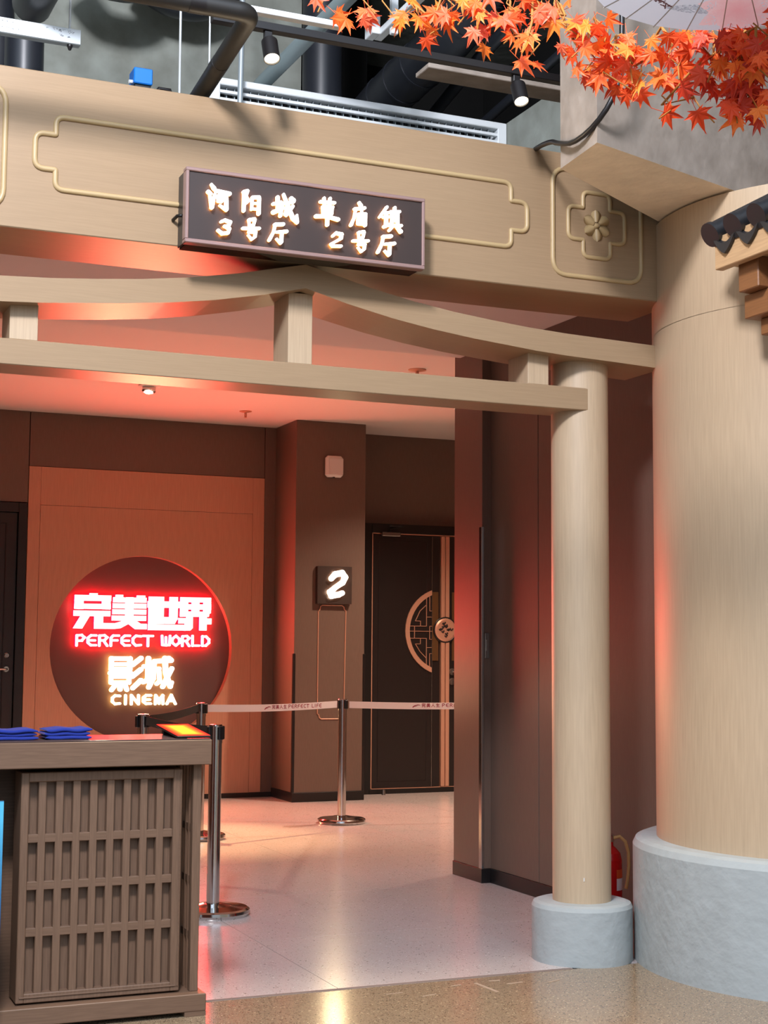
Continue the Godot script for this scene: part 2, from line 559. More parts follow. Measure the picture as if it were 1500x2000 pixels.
# ---------------------------------------------------------------- setting
func build_setting() -> void:
	var hall := struct("floor")
	part("slab", bx(-8, -0.2, -5.84, 9, 0, 10), M.hall_floor, hall)
	var trim := struct("trim_1")
	part("strip", bx(-0.5, -0.02, -5.862, 3.42, 0.0025, -5.838, 0.002), M.joint, trim)
	for q in [[2.62, -5.62, 0.07, 0.004, 14.0], [3.05, -5.69, 0.08, 0.006, 8.0], [2.50, -5.70, 0.08, 0.003, 4.0], [3.22, -5.66, 0.07, 0.005, 20.0], [2.8, -5.74, 0.05, 0.005, 10.0], [2.99, -5.76, 0.05, 0.007, -6.0]]:
		var p := part("cement_smear", MB.new().box(Vector3(-q[2] * 0.5, 0, -q[3]), Vector3(q[2] * 0.5, 0.0012, q[3]), 0.0004), M.cement, trim)
		p.position = Vector3(q[0], 0, q[1])
		p.rotation_degrees.y = q[4]
	var jb := part("cement_smear", MB.new().box(Vector3(-0.008, 0, -0.09), Vector3(0.008, 0.0012, 0.09), 0.0004), M.cement, trim)
	jb.position = Vector3(2.90, 0, -5.66)
	jb.rotation_degrees.y = 4.0
	var lobby := struct("floor")
	part("slab", bx(-1, -0.2, -14, 9, -0.012, -5.86), M.joint, lobby)
	var zs := [-5.864, -6.95, -8.16, -9.40, -10.64, -11.88, -13.7]
	var xs := [-1.0, 0.2, 1.2, 2.32, 3.44, 4.56, 5.68, 6.8, 8.2]
	for i in zs.size() - 1:
		for k in xs.size() - 1:
			part("tile", bx(xs[k] + 0.0015, -0.012, zs[i + 1] + 0.0015, xs[k + 1] - 0.0015, 0, zs[i] - 0.0015), M.lobby_floor if (i * 3 + k * 5) % 7 < 4 else M.lobby_floor2, lobby)
	var c1 := struct("ceiling")
	part("soffit", bx(-1, 3.256, -8.45, 4.3, 3.62, -6.225), M.plaster, c1)
	var c2 := struct("ceiling")
	part("soffit", bx(-1, 3.52, -14, 8.4, 3.72, -8.45), M.plaster, c2)
	# back wall: brown laminate sheets, the veneered sheet with its round niche, a door opening at either end
	var wb := struct("wall_back")
	part("core", bx(-1, 0, -14.0, 8.4, 3.72, -13.66), M.gap, wb)
	for r in [[-1.0, 2.690, 2.300, 3.519], [-1.0, 0.0, 1.20, 2.690], [2.306, 3.024, 4.539, 3.519], [4.544, 0.0, 4.70, 3.519], [5.30, 2.63, 8.2, 3.519], [7.3, 0.0, 8.2, 2.63]]:
		part("panel", bx(r[0], r[1], -13.66, r[2], r[3], -13.535, 0.002), M.panel, wb)
	part("veneer_border", bx(2.305, 0.045, -13.66, 2.413, 3.021, -13.53, 0.002), M.orange, wb)
	part("veneer_border", bx(4.425, 0.045, -13.66, 4.541, 3.021, -13.53, 0.002), M.orange, wb)
	part("veneer_border", bx(2.4135, 2.674, -13.66, 4.4245, 3.021, -13.53, 0.002), M.orange, wb)
	part("veneer_sheet", MB.new().holed(2.4155, 0.045, 4.4225, 2.671, Vector2(3.384, 1.385), 0.853, -13.66, -13.5305), M.orange, wb)
	var bb := struct("baseboard_back")
	part("skirting", bx(2.29, 0, -13.66, 4.70, 0.045, -13.526, 0.002), M.kick, bb)
	# pier between the niche wall and the double door
	var pier := struct("wall_pier")
	part("panel", bx(4.652, 0.085, -13.66, 5.35, 3.519, -12.95, 0.003), M.panel2, pier)
	part("skirting", bx(4.645, 0, -13.66, 5.357, 0.085, -12.943, 0.002), M.kick, pier)
	for x in [4.655, 5.347]:
		part("corner_guard", MB.new().box(Vector3(x - 0.012, 0.085, -12.975), Vector3(x + 0.012, 1.35, -12.945), 0.003), M.kick, pier)
	var fr := []
	for q in [[4.885, 1.74], [4.885, 0.80], [4.90, 0.79], [4.905, 0.765], [4.925, 0.75], [5.105, 0.75], [5.125, 0.765], [5.13, 0.79], [5.147, 0.80], [5.16, 1.75], [5.145, 1.76], [5.14, 1.785], [5.12, 1.80], [4.925, 1.80], [4.905, 1.785], [4.90, 1.755]]:
		fr.append(Vector3(q[0], q[1], -12.947))
	part("frame_moulding", MB.new().tube(fr, 0.0055, 8, true), M.bronze, pier)
	# right-hand wall of the passage, with the jamb where the lobby widens
	var wr := struct("wall_right")
	part("core", bx(4.215, 0, -8.2, 4.6, 3.3, -6.15), M.gap, wr)
	part("panel", bx(4.20, 0.085, -8.14, 4.215, 3.256, -7.548, 0.002), M.panel, wr)
	part("panel", bx(4.20, 0.085, -7.541, 4.215, 3.256, -6.15, 0.002), M.panel, wr)
	part("panel", bx(4.14, 0.085, -8.53, 8.4, 3.6, -8.14, 0.002), M.panel2, wr)
	part("skirting", bx(4.135, 0, -8.535, 8.4, 0.085, -8.135, 0.002), M.kick, wr)
	part("skirting", bx(4.193, 0, -8.136, 4.6, 0.085, -6.15, 0.002), M.kick, wr)
	part("corner_guard", bx(4.133, 0.085, -8.17, 4.150, 2.15, -8.132, 0.002), M.chrome, wr)
	var wl := struct("wall_left")
	part("panel", bx(-1.3, 0, -14, -1.0, 3.8, -6.23), M.panel, wl)
	var wf := struct("wall_front")
	part("panel", bx(-2.4, 0, -6.2, -0.2, 3.015, -5.86), M.wood_up, wf)
	var we := struct("wall_east")
	part("panel", bx(8.2, 0, -14, 8.5, 3.8, -8.5), M.panel, we)
	build_doors()
	# the rough concrete shell above the lobby and round the atrium
	var cw := struct("wall_upper")
	part("concrete_face", bx(-4, 3.6, -8.6, 2.873, 6.4, -8.0), M.concrete, cw)
	part("concrete_pier", bx(3.72, 3.75, -9.8, 3.91, 6.4, -9.5), M.matt_black, cw)
	var vb := struct("wall_void")
	part("dark_face", bx(-4, 3.6, -11.4, 6, 6.4, -11), M.matt_black, vb)
	part("dark_face", bx(5.6, 3.6, -11, 6, 6.4, -6.4), M.matt_black, vb)
	part("dark_face", bx(-4.4, 0, -11, -4, 6.4, -5.9), M.concrete, vb)
	var hc := struct("ceiling")
	part("slab", bx(-8, 6.2, -11.4, 9, 6.5, -3.6), M.concrete, hc)
	var hr := struct("wall_hall")
	part("face", bx(6.2, 0, -6.4, 6.6, 6.4, -4.4), M.wood_up, hr)
	part("face", bx(4.3, 0, -4.4, 6.6, 7.4, 10), M.wood_up, hr)  # unseen wall, set close and tall to cut daylight from the right
	part("face", bx(-8.4, 0, -5.9, -8, 6.4, 10), M.plaster, hr)
	part("face", bx(-8, 0, 10, 6.6, 4.2, 10.4), M.plaster, hr)

func build_doors() -> void:
	# dark single door left of the niche
	var d1 := struct("door_1", "dark single door with chrome handle left of the orange panel", "door")
	part("door_frame", bx(2.222, 0, -13.66, 2.300, 2.684, -13.52, 0.003), M.black, d1)
	part("door_frame", bx(1.22, 2.60, -13.66, 2.222, 2.684, -13.52, 0.003), M.black, d1)
	var leaf := part("leaf", bx(1.24, 0.01, -13.62, 2.219, 2.597, -13.56, 0.003), M.door, d1)
	part("panel_bead", MB.new().tube([Vector3(1.36, 0.12, -13.558), Vector3(2.12, 0.12, -13.558), Vector3(2.12, 2.50, -13.558), Vector3(1.36, 2.50, -13.558)], 0.006, 6, true), M.door, leaf)
	var k := part("lock", MB.new().lathe([Vector2(0, 0.02), Vector2(0.018, 0.02), Vector2(0.026, 0.012), Vector2(0.026, 0)], Vector3.ZERO, 20), M.silver, d1)
	k.position = Vector3(2.158, 1.318, -13.56)
	k.rotation_degrees.x = 90
	var h := part("handle", MB.new().lathe([Vector2(0, 0.018), Vector2(0.024, 0.018), Vector2(0.03, 0.01), Vector2(0.03, 0)], Vector3.ZERO, 20).tube([Vector3(0, 0.01, 0), Vector3(0, 0.05, 0), Vector3(-0.03, 0.058, 0), Vector3(-0.13, 0.058, 0.004)], 0.009, 8), M.chrome, d1)
	h.position = Vector3(2.155, 1.196, -13.56)
	h.rotation_degrees.x = 90
	# double door with bronze moon lattice at the right
	var d2 := struct("door_2", "dark double door with a round bronze lattice behind the right belt", "door")
	var z := -13.42
	part("door_frame", bx(5.36, 0, -13.66, 5.615, 2.625, z + 0.01, 0.003), M.black, d2)
	part("door_frame", bx(5.615, 2.535, -13.66, 7.3, 2.625, z + 0.01, 0.003), M.black, d2)
	part("threshold", bx(5.60, 0, -13.66, 7.3, 0.045, z + 0.015, 0.003), M.kick, d2)
	part("edge_line", bx(5.617, 0.047, z - 0.05, 5.626, 2.532, z + 0.008), M.bronze, d2)
	part("edge_line", bx(5.617, 2.524, z - 0.05, 7.29, 2.532, z + 0.008), M.bronze, d2)
	part("edge_line", bx(5.617, 0.047, z - 0.05, 7.29, 0.053, z + 0.008), M.bronze, d2)
	var la := part("leaf", bx(5.63, 0.055, z - 0.06, 6.264, 2.52, z, 0.003), M.door, d2)
	part("leaf_stile", bx(6.270, 0.055, z - 0.06, 6.355, 2.52, z, 0.003), M.door, d2)
	part("edge_line", bx(6.2645, 0.055, z - 0.05, 6.2695, 2.52, z + 0.003), M.silver, d2)
	var lb := part("leaf", bx(6.46, 0.055, z - 0.06, 7.18, 2.52, z, 0.003), M.door, d2)
	part("edge_line", bx(6.545, 0.055, z - 0.02, 6.550, 2.52, z + 0.003), M.silver, d2)
	part("astragal", bx(6.362, 0.055, z - 0.06, 6.403, 2.52, z + 0.022, 0.004), M.bronze, d2)
	part("astragal", bx(6.411, 0.055, z - 0.06, 6.452, 2.52, z + 0.022, 0.004), M.bronze, d2)
	part("leaf_bead", MB.new().tube([Vector3(5.69, 0.12, z), Vector3(6.21, 0.12, z), Vector3(6.21, 2.45, z), Vector3(5.69, 2.45, z)], 0.004, 6, true), M.door, la)
	var cc := Vector2(6.406, 1.575)
	for side in [-1.0, 1.0]:
		var out := PackedVector2Array()
		for i in 25:
			out.append(cc + Vector2(side * 0.43 * cos(-PI / 2 + PI * i / 24), 0.43 * sin(-PI / 2 + PI * i / 24)))
		for i in 25:
			out.append(cc + Vector2(side * 0.385 * cos(PI / 2 - PI * i / 24), 0.385 * sin(PI / 2 - PI * i / 24)))
		var clipped := Geometry2D.intersect_polygons(out, PackedVector2Array([Vector2(5.8, 0.9), Vector2(6.262, 0.9), Vector2(6.262, 2.3), Vector2(5.8, 2.3)]) if side < 0 else PackedVector2Array([Vector2(6.55, 0.9), Vector2(7.1, 0.9), Vector2(7.1, 2.3), Vector2(6.55, 2.3)]))
		for poly in clipped:
			part("moon_ring", MB.new().prism(poly, z, z + 0.014), M.bronze, la if side < 0 else lb)
		# lattice bars of the half moon, in the ring's own frame
		var bars := "-0.378 0.05,-0.20 0.05,-0.20 0.325;-0.378 -0.07,-0.20 -0.07,-0.20 -0.325;-0.385 0,-0.14 0;-0.33 0.05,-0.33 -0.07;-0.265 0.05,-0.265 0.10,-0.32 0.10,-0.27 0.20,-0.20 0.26;-0.265 -0.07,-0.265 -0.125,-0.32 -0.125,-0.27 -0.20,-0.20 -0.265;-0.145 0.05,-0.165 0.05,-0.165 -0.08,-0.145 -0.08;-0.20 0.14,-0.145 0.14;-0.20 -0.16,-0.145 -0.16;-0.165 0.34,-0.165 0.20,-0.145 0.20;-0.165 -0.35,-0.165 -0.22,-0.145 -0.22"
		for s in bars.split(";"):
			part("lattice_bar", MB.new().stroke(s, Transform2D(Vector2(-side, 0), Vector2(0, 1), cc), 0.0026, 1.0, z, z + 0.009), M.bronze, la if side < 0 else lb)
		var px := 6.268 if side < 0 else 6.484
		part("pull_plate", bx(px, 1.285, z, px + 0.068, 1.965, z + 0.012, 0.004), M.brass, d2)
	var med := part("medallion", MB.new().lathe([Vector2(0, 0.028), Vector2(0.10, 0.028), Vector2(0.115, 0.02), Vector2(0.115, 0)], Vector3.ZERO, 28), M.bronze, d2)
	med.position = Vector3(6.406, 1.59, z + 0.004)
	med.rotation_degrees.x = 90
	part("medallion_rim", MB.new().tube(ring_pts(Vector3(0, 0.012, 0), 0.122, 28), 0.01, 8, true), M.black, med)
	rng.seed = 77
	for i in 13:
		var a := rng.randf() * TAU
		var rr := rng.randf_range(0.02, 0.075)
		var w := MB.new().tube([Vector3(cos(a) * rr - 0.014, 0.029, sin(a) * rr), Vector3(cos(a) * rr, 0.031, sin(a) * rr + 0.012), Vector3(cos(a) * rr + 0.016, 0.029, sin(a) * rr - 0.006)], 0.008, 6)
		part("carved_scroll", w, M.door, med)
	for y in [1.176, 1.08]:
		var b := part("lock", MB.new().lathe([Vector2(0, 0.016), Vector2(0.03, 0.016), Vector2(0.036, 0.008), Vector2(0.036, 0)], Vector3.ZERO, 20), M.silver, d2)
		b.position = Vector3(6.492, y, z)
		b.rotation_degrees.x = 90
	part("handle", MB.new().tube([Vector3(6.492, 1.176, z), Vector3(6.492, 1.176, z + 0.05), Vector3(6.515, 1.17, z + 0.055), Vector3(6.52, 1.17, z + 0.055)], 0.008, 8).tube([Vector3(6.515, 1.02, z + 0.055), Vector3(6.515, 1.24, z + 0.055)], 0.011, 10), M.chrome, d2)
	var cl := part("door_closer", bx(5.70, 2.50, z, 5.90, 2.54, z + 0.06, 0.006), M.silver, d2)
	part("arm", MB.new().tube([Vector3(5.80, 2.54, z + 0.03), Vector3(5.80, 2.57, z + 0.03), Vector3(5.93, 2.60, z + 0.05), Vector3(5.78, 2.605, z + 0.05)], 0.009, 6), M.black, cl)
	part("door_stop", MB.new().lathe([Vector2(0.0, 0.05), Vector2(0.016, 0.05), Vector2(0.02, 0.0)], Vector3(5.72, 0, z + 0.09), 12), M.silver, d2)

func ring_pts(c: Vector3, r: float, n_: int) -> Array:
	var a := []
	for i in n_:
		a.append(c + Vector3(cos(TAU * i / n_) * r, 0, sin(TAU * i / n_) * r))
	return a

# ---------------------------------------------------------------- gate
func rounded(pts: Array, r: float, z: float) -> Array:
	var out := []
	var m := pts.size()
	var turn := 0.0
	for i in m:
		turn += (pts[i] as Vector2).cross(pts[(i + 1) % m])
	for i in m:
		var p: Vector2 = pts[i]
		var a: Vector2 = pts[(i - 1 + m) % m]
		var b: Vector2 = pts[(i + 1) % m]
		# outer corners are rounded, inner ones stay crisp
		var rc := r if (p - a).cross(b - p) * turn > 0.0 else 0.004
		var ra := minf(rc, p.distance_to(a) * 0.45)
		var rb := minf(rc, p.distance_to(b) * 0.45)
		var p0 := p + (a - p).normalized() * ra
		var p1 := p + (b - p).normalized() * rb
		for k in 7:
			var t := k / 6.0
			var q := p0.lerp(p, t).lerp(p.lerp(p1, t), t)
			out.append(Vector3(q.x, q.y, z))
	return out

func half(path: Array, r: float) -> MB:
	return MB.new().tube(path, r, 10, true)

func build_gate() -> void:
	var zf := -5.79
	var g := thing("fascia", "long pale veneered fascia beam with raised mouldings above the entrance", "fascia")
	var hd := part("fascia_board", bx(-2.4, 3.025, -6.215, 3.97, 3.67, zf, 0.004), M.wood, g)
	# long cartouche with stepped ends
	var A := [Vector2(1.052, 3.492), Vector2(1.052, 3.418), Vector2(0.972, 3.418), Vector2(0.972, 3.275), Vector2(1.054, 3.275), Vector2(1.054, 3.197), Vector2(3.088, 3.197), Vector2(3.088, 3.275), Vector2(3.170, 3.275), Vector2(3.170, 3.410), Vector2(3.088, 3.410), Vector2(3.088, 3.492)]
	part("cartouche_moulding", half(rounded(A, 0.038, zf), 0.0115), M.moulding, hd)
	part("square_moulding", half(rounded([Vector2(3.302, 3.10), Vector2(3.772, 3.10), Vector2(3.772, 3.595), Vector2(3.302, 3.595)], 0.075, zf), 0.0115), M.moulding, hd)
	part("square_moulding", half(rounded([Vector2(0.40, 3.10), Vector2(0.855, 3.10), Vector2(0.855, 3.585), Vector2(0.40, 3.585)], 0.075, zf), 0.0115), M.moulding, hd)
	for cx in [3.533, 0.63]:
		var c := Vector2(cx, 3.348)
		var cr := []
		for q in [[-0.072, 0.152], [-0.072, 0.078], [-0.150, 0.078], [-0.150, -0.074], [-0.072, -0.074], [-0.072, -0.152], [0.072, -0.152], [0.072, -0.074], [0.150, -0.074], [0.150, 0.078], [0.072, 0.078], [0.072, 0.152]]:
			cr.append(c + Vector2(q[0], q[1]))
		part("cross_moulding", half(rounded(cr, 0.032, zf), 0.0105), M.moulding, hd)
		for k in 6:
			var a := PI / 2 + TAU * k / 6 + 0.06
			var pm := MB.new()
			var pts := []
			var along := Vector3(cos(a), sin(a), 0)
			for i in 9:
				pts.append(Vector3(c.x, c.y, zf) + along * (0.016 + 0.058 * i / 8.0))
			petal(pm, pts)
			part("petal", pm, M.moulding, hd)
		var dm := part("flower_button", MB.new().lathe([Vector2(0, 0.012), Vector2(0.008, 0.010), Vector2(0.014, 0.0)], Vector3.ZERO, 16), M.moulding, hd)
		dm.position = Vector3(c.x, c.y, zf)
		dm.rotation_degrees.x = 90
	# the timber frame below it: curved lintel, tie beam, struts, round columns
	var f := thing("gate_frame", "pale timber gate frame with an upswept pointed lintel and round column", "gate")
	var top := [[0.86, 2.842], [1.06, 2.853], [1.235, 2.868], [1.43, 2.888], [1.63, 2.916], [1.83, 2.954], [1.99, 2.992], [2.13, 3.024]]
	var bot := [[0.86, 2.740], [1.015, 2.749], [1.333, 2.777], [1.53, 2.800], [1.73, 2.831], [1.94, 2.874], [2.13, 2.922]]
	var poly := PackedVector2Array()
	poly.append(Vector2(-0.18, 2.826)); poly.append(Vector2(0.62, 2.832))
	for q in top: poly.append(Vector2(q[0], q[1]))
	for i in range(top.size() - 2, -1, -1): poly.append(Vector2(4.26 - top[i][0], top[i][1]))
	poly.append(Vector2(3.66, 2.834)); poly.append(Vector2(3.92, 2.826)); poly.append(Vector2(3.92, 2.720)); poly.append(Vector2(3.66, 2.731))
	for q in bot: poly.append(Vector2(4.26 - q[0], q[1]))
	for i in range(bot.size() - 2, -1, -1): poly.append(Vector2(bot[i][0], bot[i][1]))
	poly.append(Vector2(0.62, 2.731)); poly.append(Vector2(-0.18, 2.722))
	part("curved_lintel", MB.new().prism(poly, -6.17, -5.84), M.wood, f)
	part("tie_beam", bx(-0.18, 2.506, -6.12, 3.60, 2.610, -5.905, 0.003), M.wood, f)
	part("strut", bx(2.078, 2.609, -6.10, 2.187, 2.915, -5.907, 0.002), M.wood_up, f)
	part("strut", bx(3.238, 2.609, -6.10, 3.345, 2.752, -5.907, 0.002), M.wood_up, f)
	part("strut", bx(0.913, 2.609, -6.10, 1.024, 2.752, -5.907, 0.002), M.wood_up, f)
	for x in [3.583]:
		var col := part("column", MB.new().lathe([Vector2(0.134, 0.25), Vector2(0.134, 2.75)], Vector3(x, 0, -6.035), 48), M.wood_up, f)
		if x > 3:
			var nick := MB.new().box(Vector3(-0.002, -0.008, -0.002), Vector3(0.002, 0.008, 0.002), 0.001)
			var nm := part("chip_mark", nick, M.white, col)
			nm.position = Vector3(3.523, 0.37, -5.914)
	for x in [3.583]:
		var b := thing("column_base", "round concrete footing under the slim gate column", "footing")
		part("drum", MB.new().lathe([Vector2(0.0, 0.262), Vector2(0.20, 0.262), Vector2(0.222, 0.255), Vector2(0.230, 0.238), Vector2(0.230, 0.0)], Vector3(x, 0, -6.035), 56), M.plinth, b)
	# box sign
	var s := thing("box_sign", "black light box with glowing white writing on the fascia", "sign")
	part("case", bx(1.555, 3.016, -5.79, 2.596, 3.314, -5.668, 0.002), M.rail, s)
	var fm := MB.new()
	fm.box(Vector3(1.549, 3.304, -5.70), Vector3(2.602, 3.320, -5.655), 0.003); fm.box(Vector3(1.549, 3.010, -5.70), Vector3(2.602, 3.027, -5.655), 0.003)
	fm.box(Vector3(1.549, 3.025, -5.70), Vector3(1.563, 3.306, -5.655), 0.003); fm.box(Vector3(2.589, 3.025, -5.70), Vector3(2.602, 3.306, -5.655), 0.003)
	part("frame", fm, mat(Color(0.60, 0.49, 0.47), 0.4, 0.3), s)
	part("face", bx(1.563, 3.027, -5.672, 2.589, 3.304, -5.664), mat(Color(0.22, 0.175, 0.165), 0.4), s)
	part("underside", bx(1.563, 3.011, -5.79, 2.588, 3.0155, -5.70), mat(Color(0.03, 0.03, 0.03), 0.06, 0.0, 0.8), s)
	part("cable_stub", MB.new().tube([Vector3(1.556, 3.14, -5.74), Vector3(1.540, 3.138, -5.745), Vector3(1.532, 3.130, -5.785)], 0.007, 6), M.black, s)
	var he := "16 6 5,28 20 8;4 36 8,14 42 7;10 42 5,20 92 8;32 40 5,20 94 8;34 27 6,92 33 8;44 46 4,46 66 5;44 46,62 46;62 46,60 66;46 66,60 66;78 34 7,80 92 8;80 96 7,52 82 4"
	var yang := "10 16 8,28 10 8;28 12 8,14 40 6;12 20 7,12 94 8;26 12 8,22 34 7,34 50 7,22 64 5;52 34 6,50 84 6;52 34 7,84 30 8;86 32 7,84 98 9;52 58 4,84 56 4;52 82 5,80 80 5"
	var cheng := "4 46 6,36 36 6;22 18 7,24 70 7;6 78 9,38 62 6;36 42 6,88 28 6;42 44 6,34 88 7;44 58 5,60 54 5;62 54 6,54 80 6;46 4 5,62 40 7,86 92 8,104 108 5;104 104 6,102 78 4;84 46 7,60 84 5;78 16 8,88 22 8"
	var cao := "36 4 6,38 26 6;62 2 6,60 26 6;20 18 6,82 16 6;30 34 5,32 58 5;30 34 5,74 32 6;72 34 6,70 58 5;32 46 4,70 45 4;32 58 5,70 57 5;2 72 8,50 68 6,98 74 8;51 60 7,51 98 7"
	var miao := "50 4 7,60 14 8;26 30 7,78 22 8;32 32 6,24 66 6,8 94 8;46 48 5,44 84 6;46 48 6,84 44 7;84 46 6,82 88 8;64 34 5,64 84 5;46 66 4,84 64 4;46 86 6,82 84 6"
	var zhen := "36 4 6,6 48 5;30 28 5,48 24 5;22 46 5,46 42 5;34 34 6,34 80 7;26 84 7,46 72 5;52 20 5,90 16 6;70 2 6,70 20 6;58 28 4,58 74 5;58 28 5,84 26 5;84 28 5,84 74 5;58 42 4,84 42 4;58 56 4,84 56 4;48 76 6,98 72 6;60 82 5,48 96 6;80 80 5,96 96 8"
	var hao := "36 10 6,40 34 6;36 10 7,68 4 9;70 8 8,64 34 6;40 34 5,64 32 5;4 52 8,96 44 8;44 50 6,36 66 6,76 62 8,72 84 8,54 98 7;54 98 6,34 80 5"
	var ting := "34 14 8,78 8 9;36 16 7,28 50 7,6 90 8;44 48 6,96 40 9;72 46 8,70 92 8;66 98 7,44 80 5"
	var three := "26 22 8,50 10 9,84 18 10,76 40 9,48 46 8,80 58 9,70 84 10,34 92 10,8 76 9"
	# x from the case's left edge measured on the face plane, y centre, height
	for q in [[he, 1.685, 3.207, 0.108, 0.114], [yang, 1.822, 3.207, 0.094, 0.106], [cheng, 1.962, 3.203, 0.112, 0.115], [cao, 2.150, 3.205, 0.108, 0.126], [miao, 2.293, 3.209, 0.092, 0.118], [zhen, 2.434, 3.208, 0.115, 0.113], [three, 1.710, 3.087, 0.071, 0.073], [hao, 1.821, 3.092, 0.080, 0.097], [ting, 1.935, 3.090, 0.087, 0.095], [TWO, 2.194, 3.091, 0.066, 0.073], [hao, 2.301, 3.096, 0.079, 0.098], [ting, 2.416, 3.095, 0.089, 0.098]]:
		var w: float = q[3] * 0.94 / 100.0
		var hgt: float = q[4] * 0.94 / 100.0
		var tf := Transform2D(Vector2(w, 0), Vector2(0, -hgt), Vector2(q[1] - q[3] * 0.47, q[2] + q[4] * 0.47))
		var mb := MB.new()
		var mh := MB.new()
		for st in (q[0] as String).split(";"):
			mb.stroke(st, tf, 6.0, w * 0.95, -5.650, -5.640)
			mh.stroke(st, tf, 6.0, w * 0.95, -5.656, -5.651)
		var ch := part("character", mb, M.lit_sign, s)
		part("halo_lamp", mh, M.halo_orange, ch)

const TWO := "22 30 10,44 10 10,84 14 12,80 40 11,40 64 9,10 82 10,20 94 9,80 88 10"

func petal(pm: MB, pts: Array) -> void:
	var rings := []
	for i in pts.size():
		var t := float(i) / (pts.size() - 1)
		var w := 0.025 * pow(maxf(0.0, sin(PI * pow(clampf(0.06 + t * 0.94, 0, 1), 1.25))), 0.5) + 0.001
		var along: Vector3 = (pts[1] - pts[0]).normalized()
		var sidev := along.cross(Vector3(0, 0, 1))
		var ring := []
		for k in 9:
			var a := PI * k / 8
			var d := sidev * cos(a) + Vector3(0, 0, 1) * sin(a) * 0.6
			ring.append([pts[i] + d * w, d.normalized()])
		rings.append(ring)
	for i in rings.size() - 1:
		for k in 8:
			var A = rings[i][k]
			var B = rings[i][k + 1]
			var C = rings[i + 1][k + 1]
			var D = rings[i + 1][k]
			pm.tri(A[0], B[0], C[0], A[1], B[1], C[1]); pm.tri(A[0], C[0], D[0], A[1], C[1], D[1])

# ---------------------------------------------------------------- lobby
# rectangles "x0 y0 x1 y1" and polygons (more than four numbers) in sign units, mapped to the wall
func block(text: String, f: Transform2D, z0: float, z1: float) -> MB:
	var mb := MB.new()
	for w in text.split(";"):
		var a := w.strip_edges().split_floats(" ", false)
		var p := PackedVector2Array()
		if a.size() == 4:
			p = PackedVector2Array([f * Vector2(a[0], a[1]), f * Vector2(a[2], a[1]), f * Vector2(a[2], a[3]), f * Vector2(a[0], a[3])])
		else:
			for i in range(0, a.size(), 2):
				p.append(f * Vector2(a[i], a[i + 1]))
		mb.prism(p, z0, z1)
	return mb

func letters(word: String, x: float, y: float, w: float, h: float, gap: float, r: float, z0: float, z1: float, parent: Node3D, m: Material, called := "letter") -> void:
	var L := {
		"P": "14 96,14 12,60 8,86 28,62 54,24 56", "E": "88 10,40 10,12 32,12 70,40 92,88 92;16 52,78 52", "R": "14 96,14 12,60 8,86 26,62 50,24 52;54 54,88 96", "F": "16 96,16 30,36 10,90 10;18 50,76 50",
		"C": "88 14,40 10,12 34,12 68,40 92,88 88", "T": "4 10,96 10;50 12,50 96", "W": "8 8,14 88,50 92,88 88,94 8;50 20,50 90", "O": "50 8,12 34,12 68,50 92,88 68,88 34,50 8", "L": "16 6,16 92,88 92",
		"D": "16 92,16 10,54 10,88 36,88 66,54 92,16 92", "I": "50 8,50 94", "N": "14 96,14 8,86 94,86 8", "M": "10 96,14 10,50 56,86 10,90 96;50 56,50 92", "A": "6 96,50 8,94 96;30 66,70 66",
	}
	for ch in word:
		if ch == " ":
			x += w * 0.75
			continue
		var k := 0.42 if ch == "I" else 1.0
		var f := Transform2D(Vector2(w / 100.0 * k, 0), Vector2(0, -h / 100.0), Vector2(x, y))
		var mb := MB.new()
		for s in (L[ch] as String).split(";"):
			mb.stroke(s, f, r, h / 100.0, z0, z1)
		part(called, mb, m, parent)
		x += w * k + gap

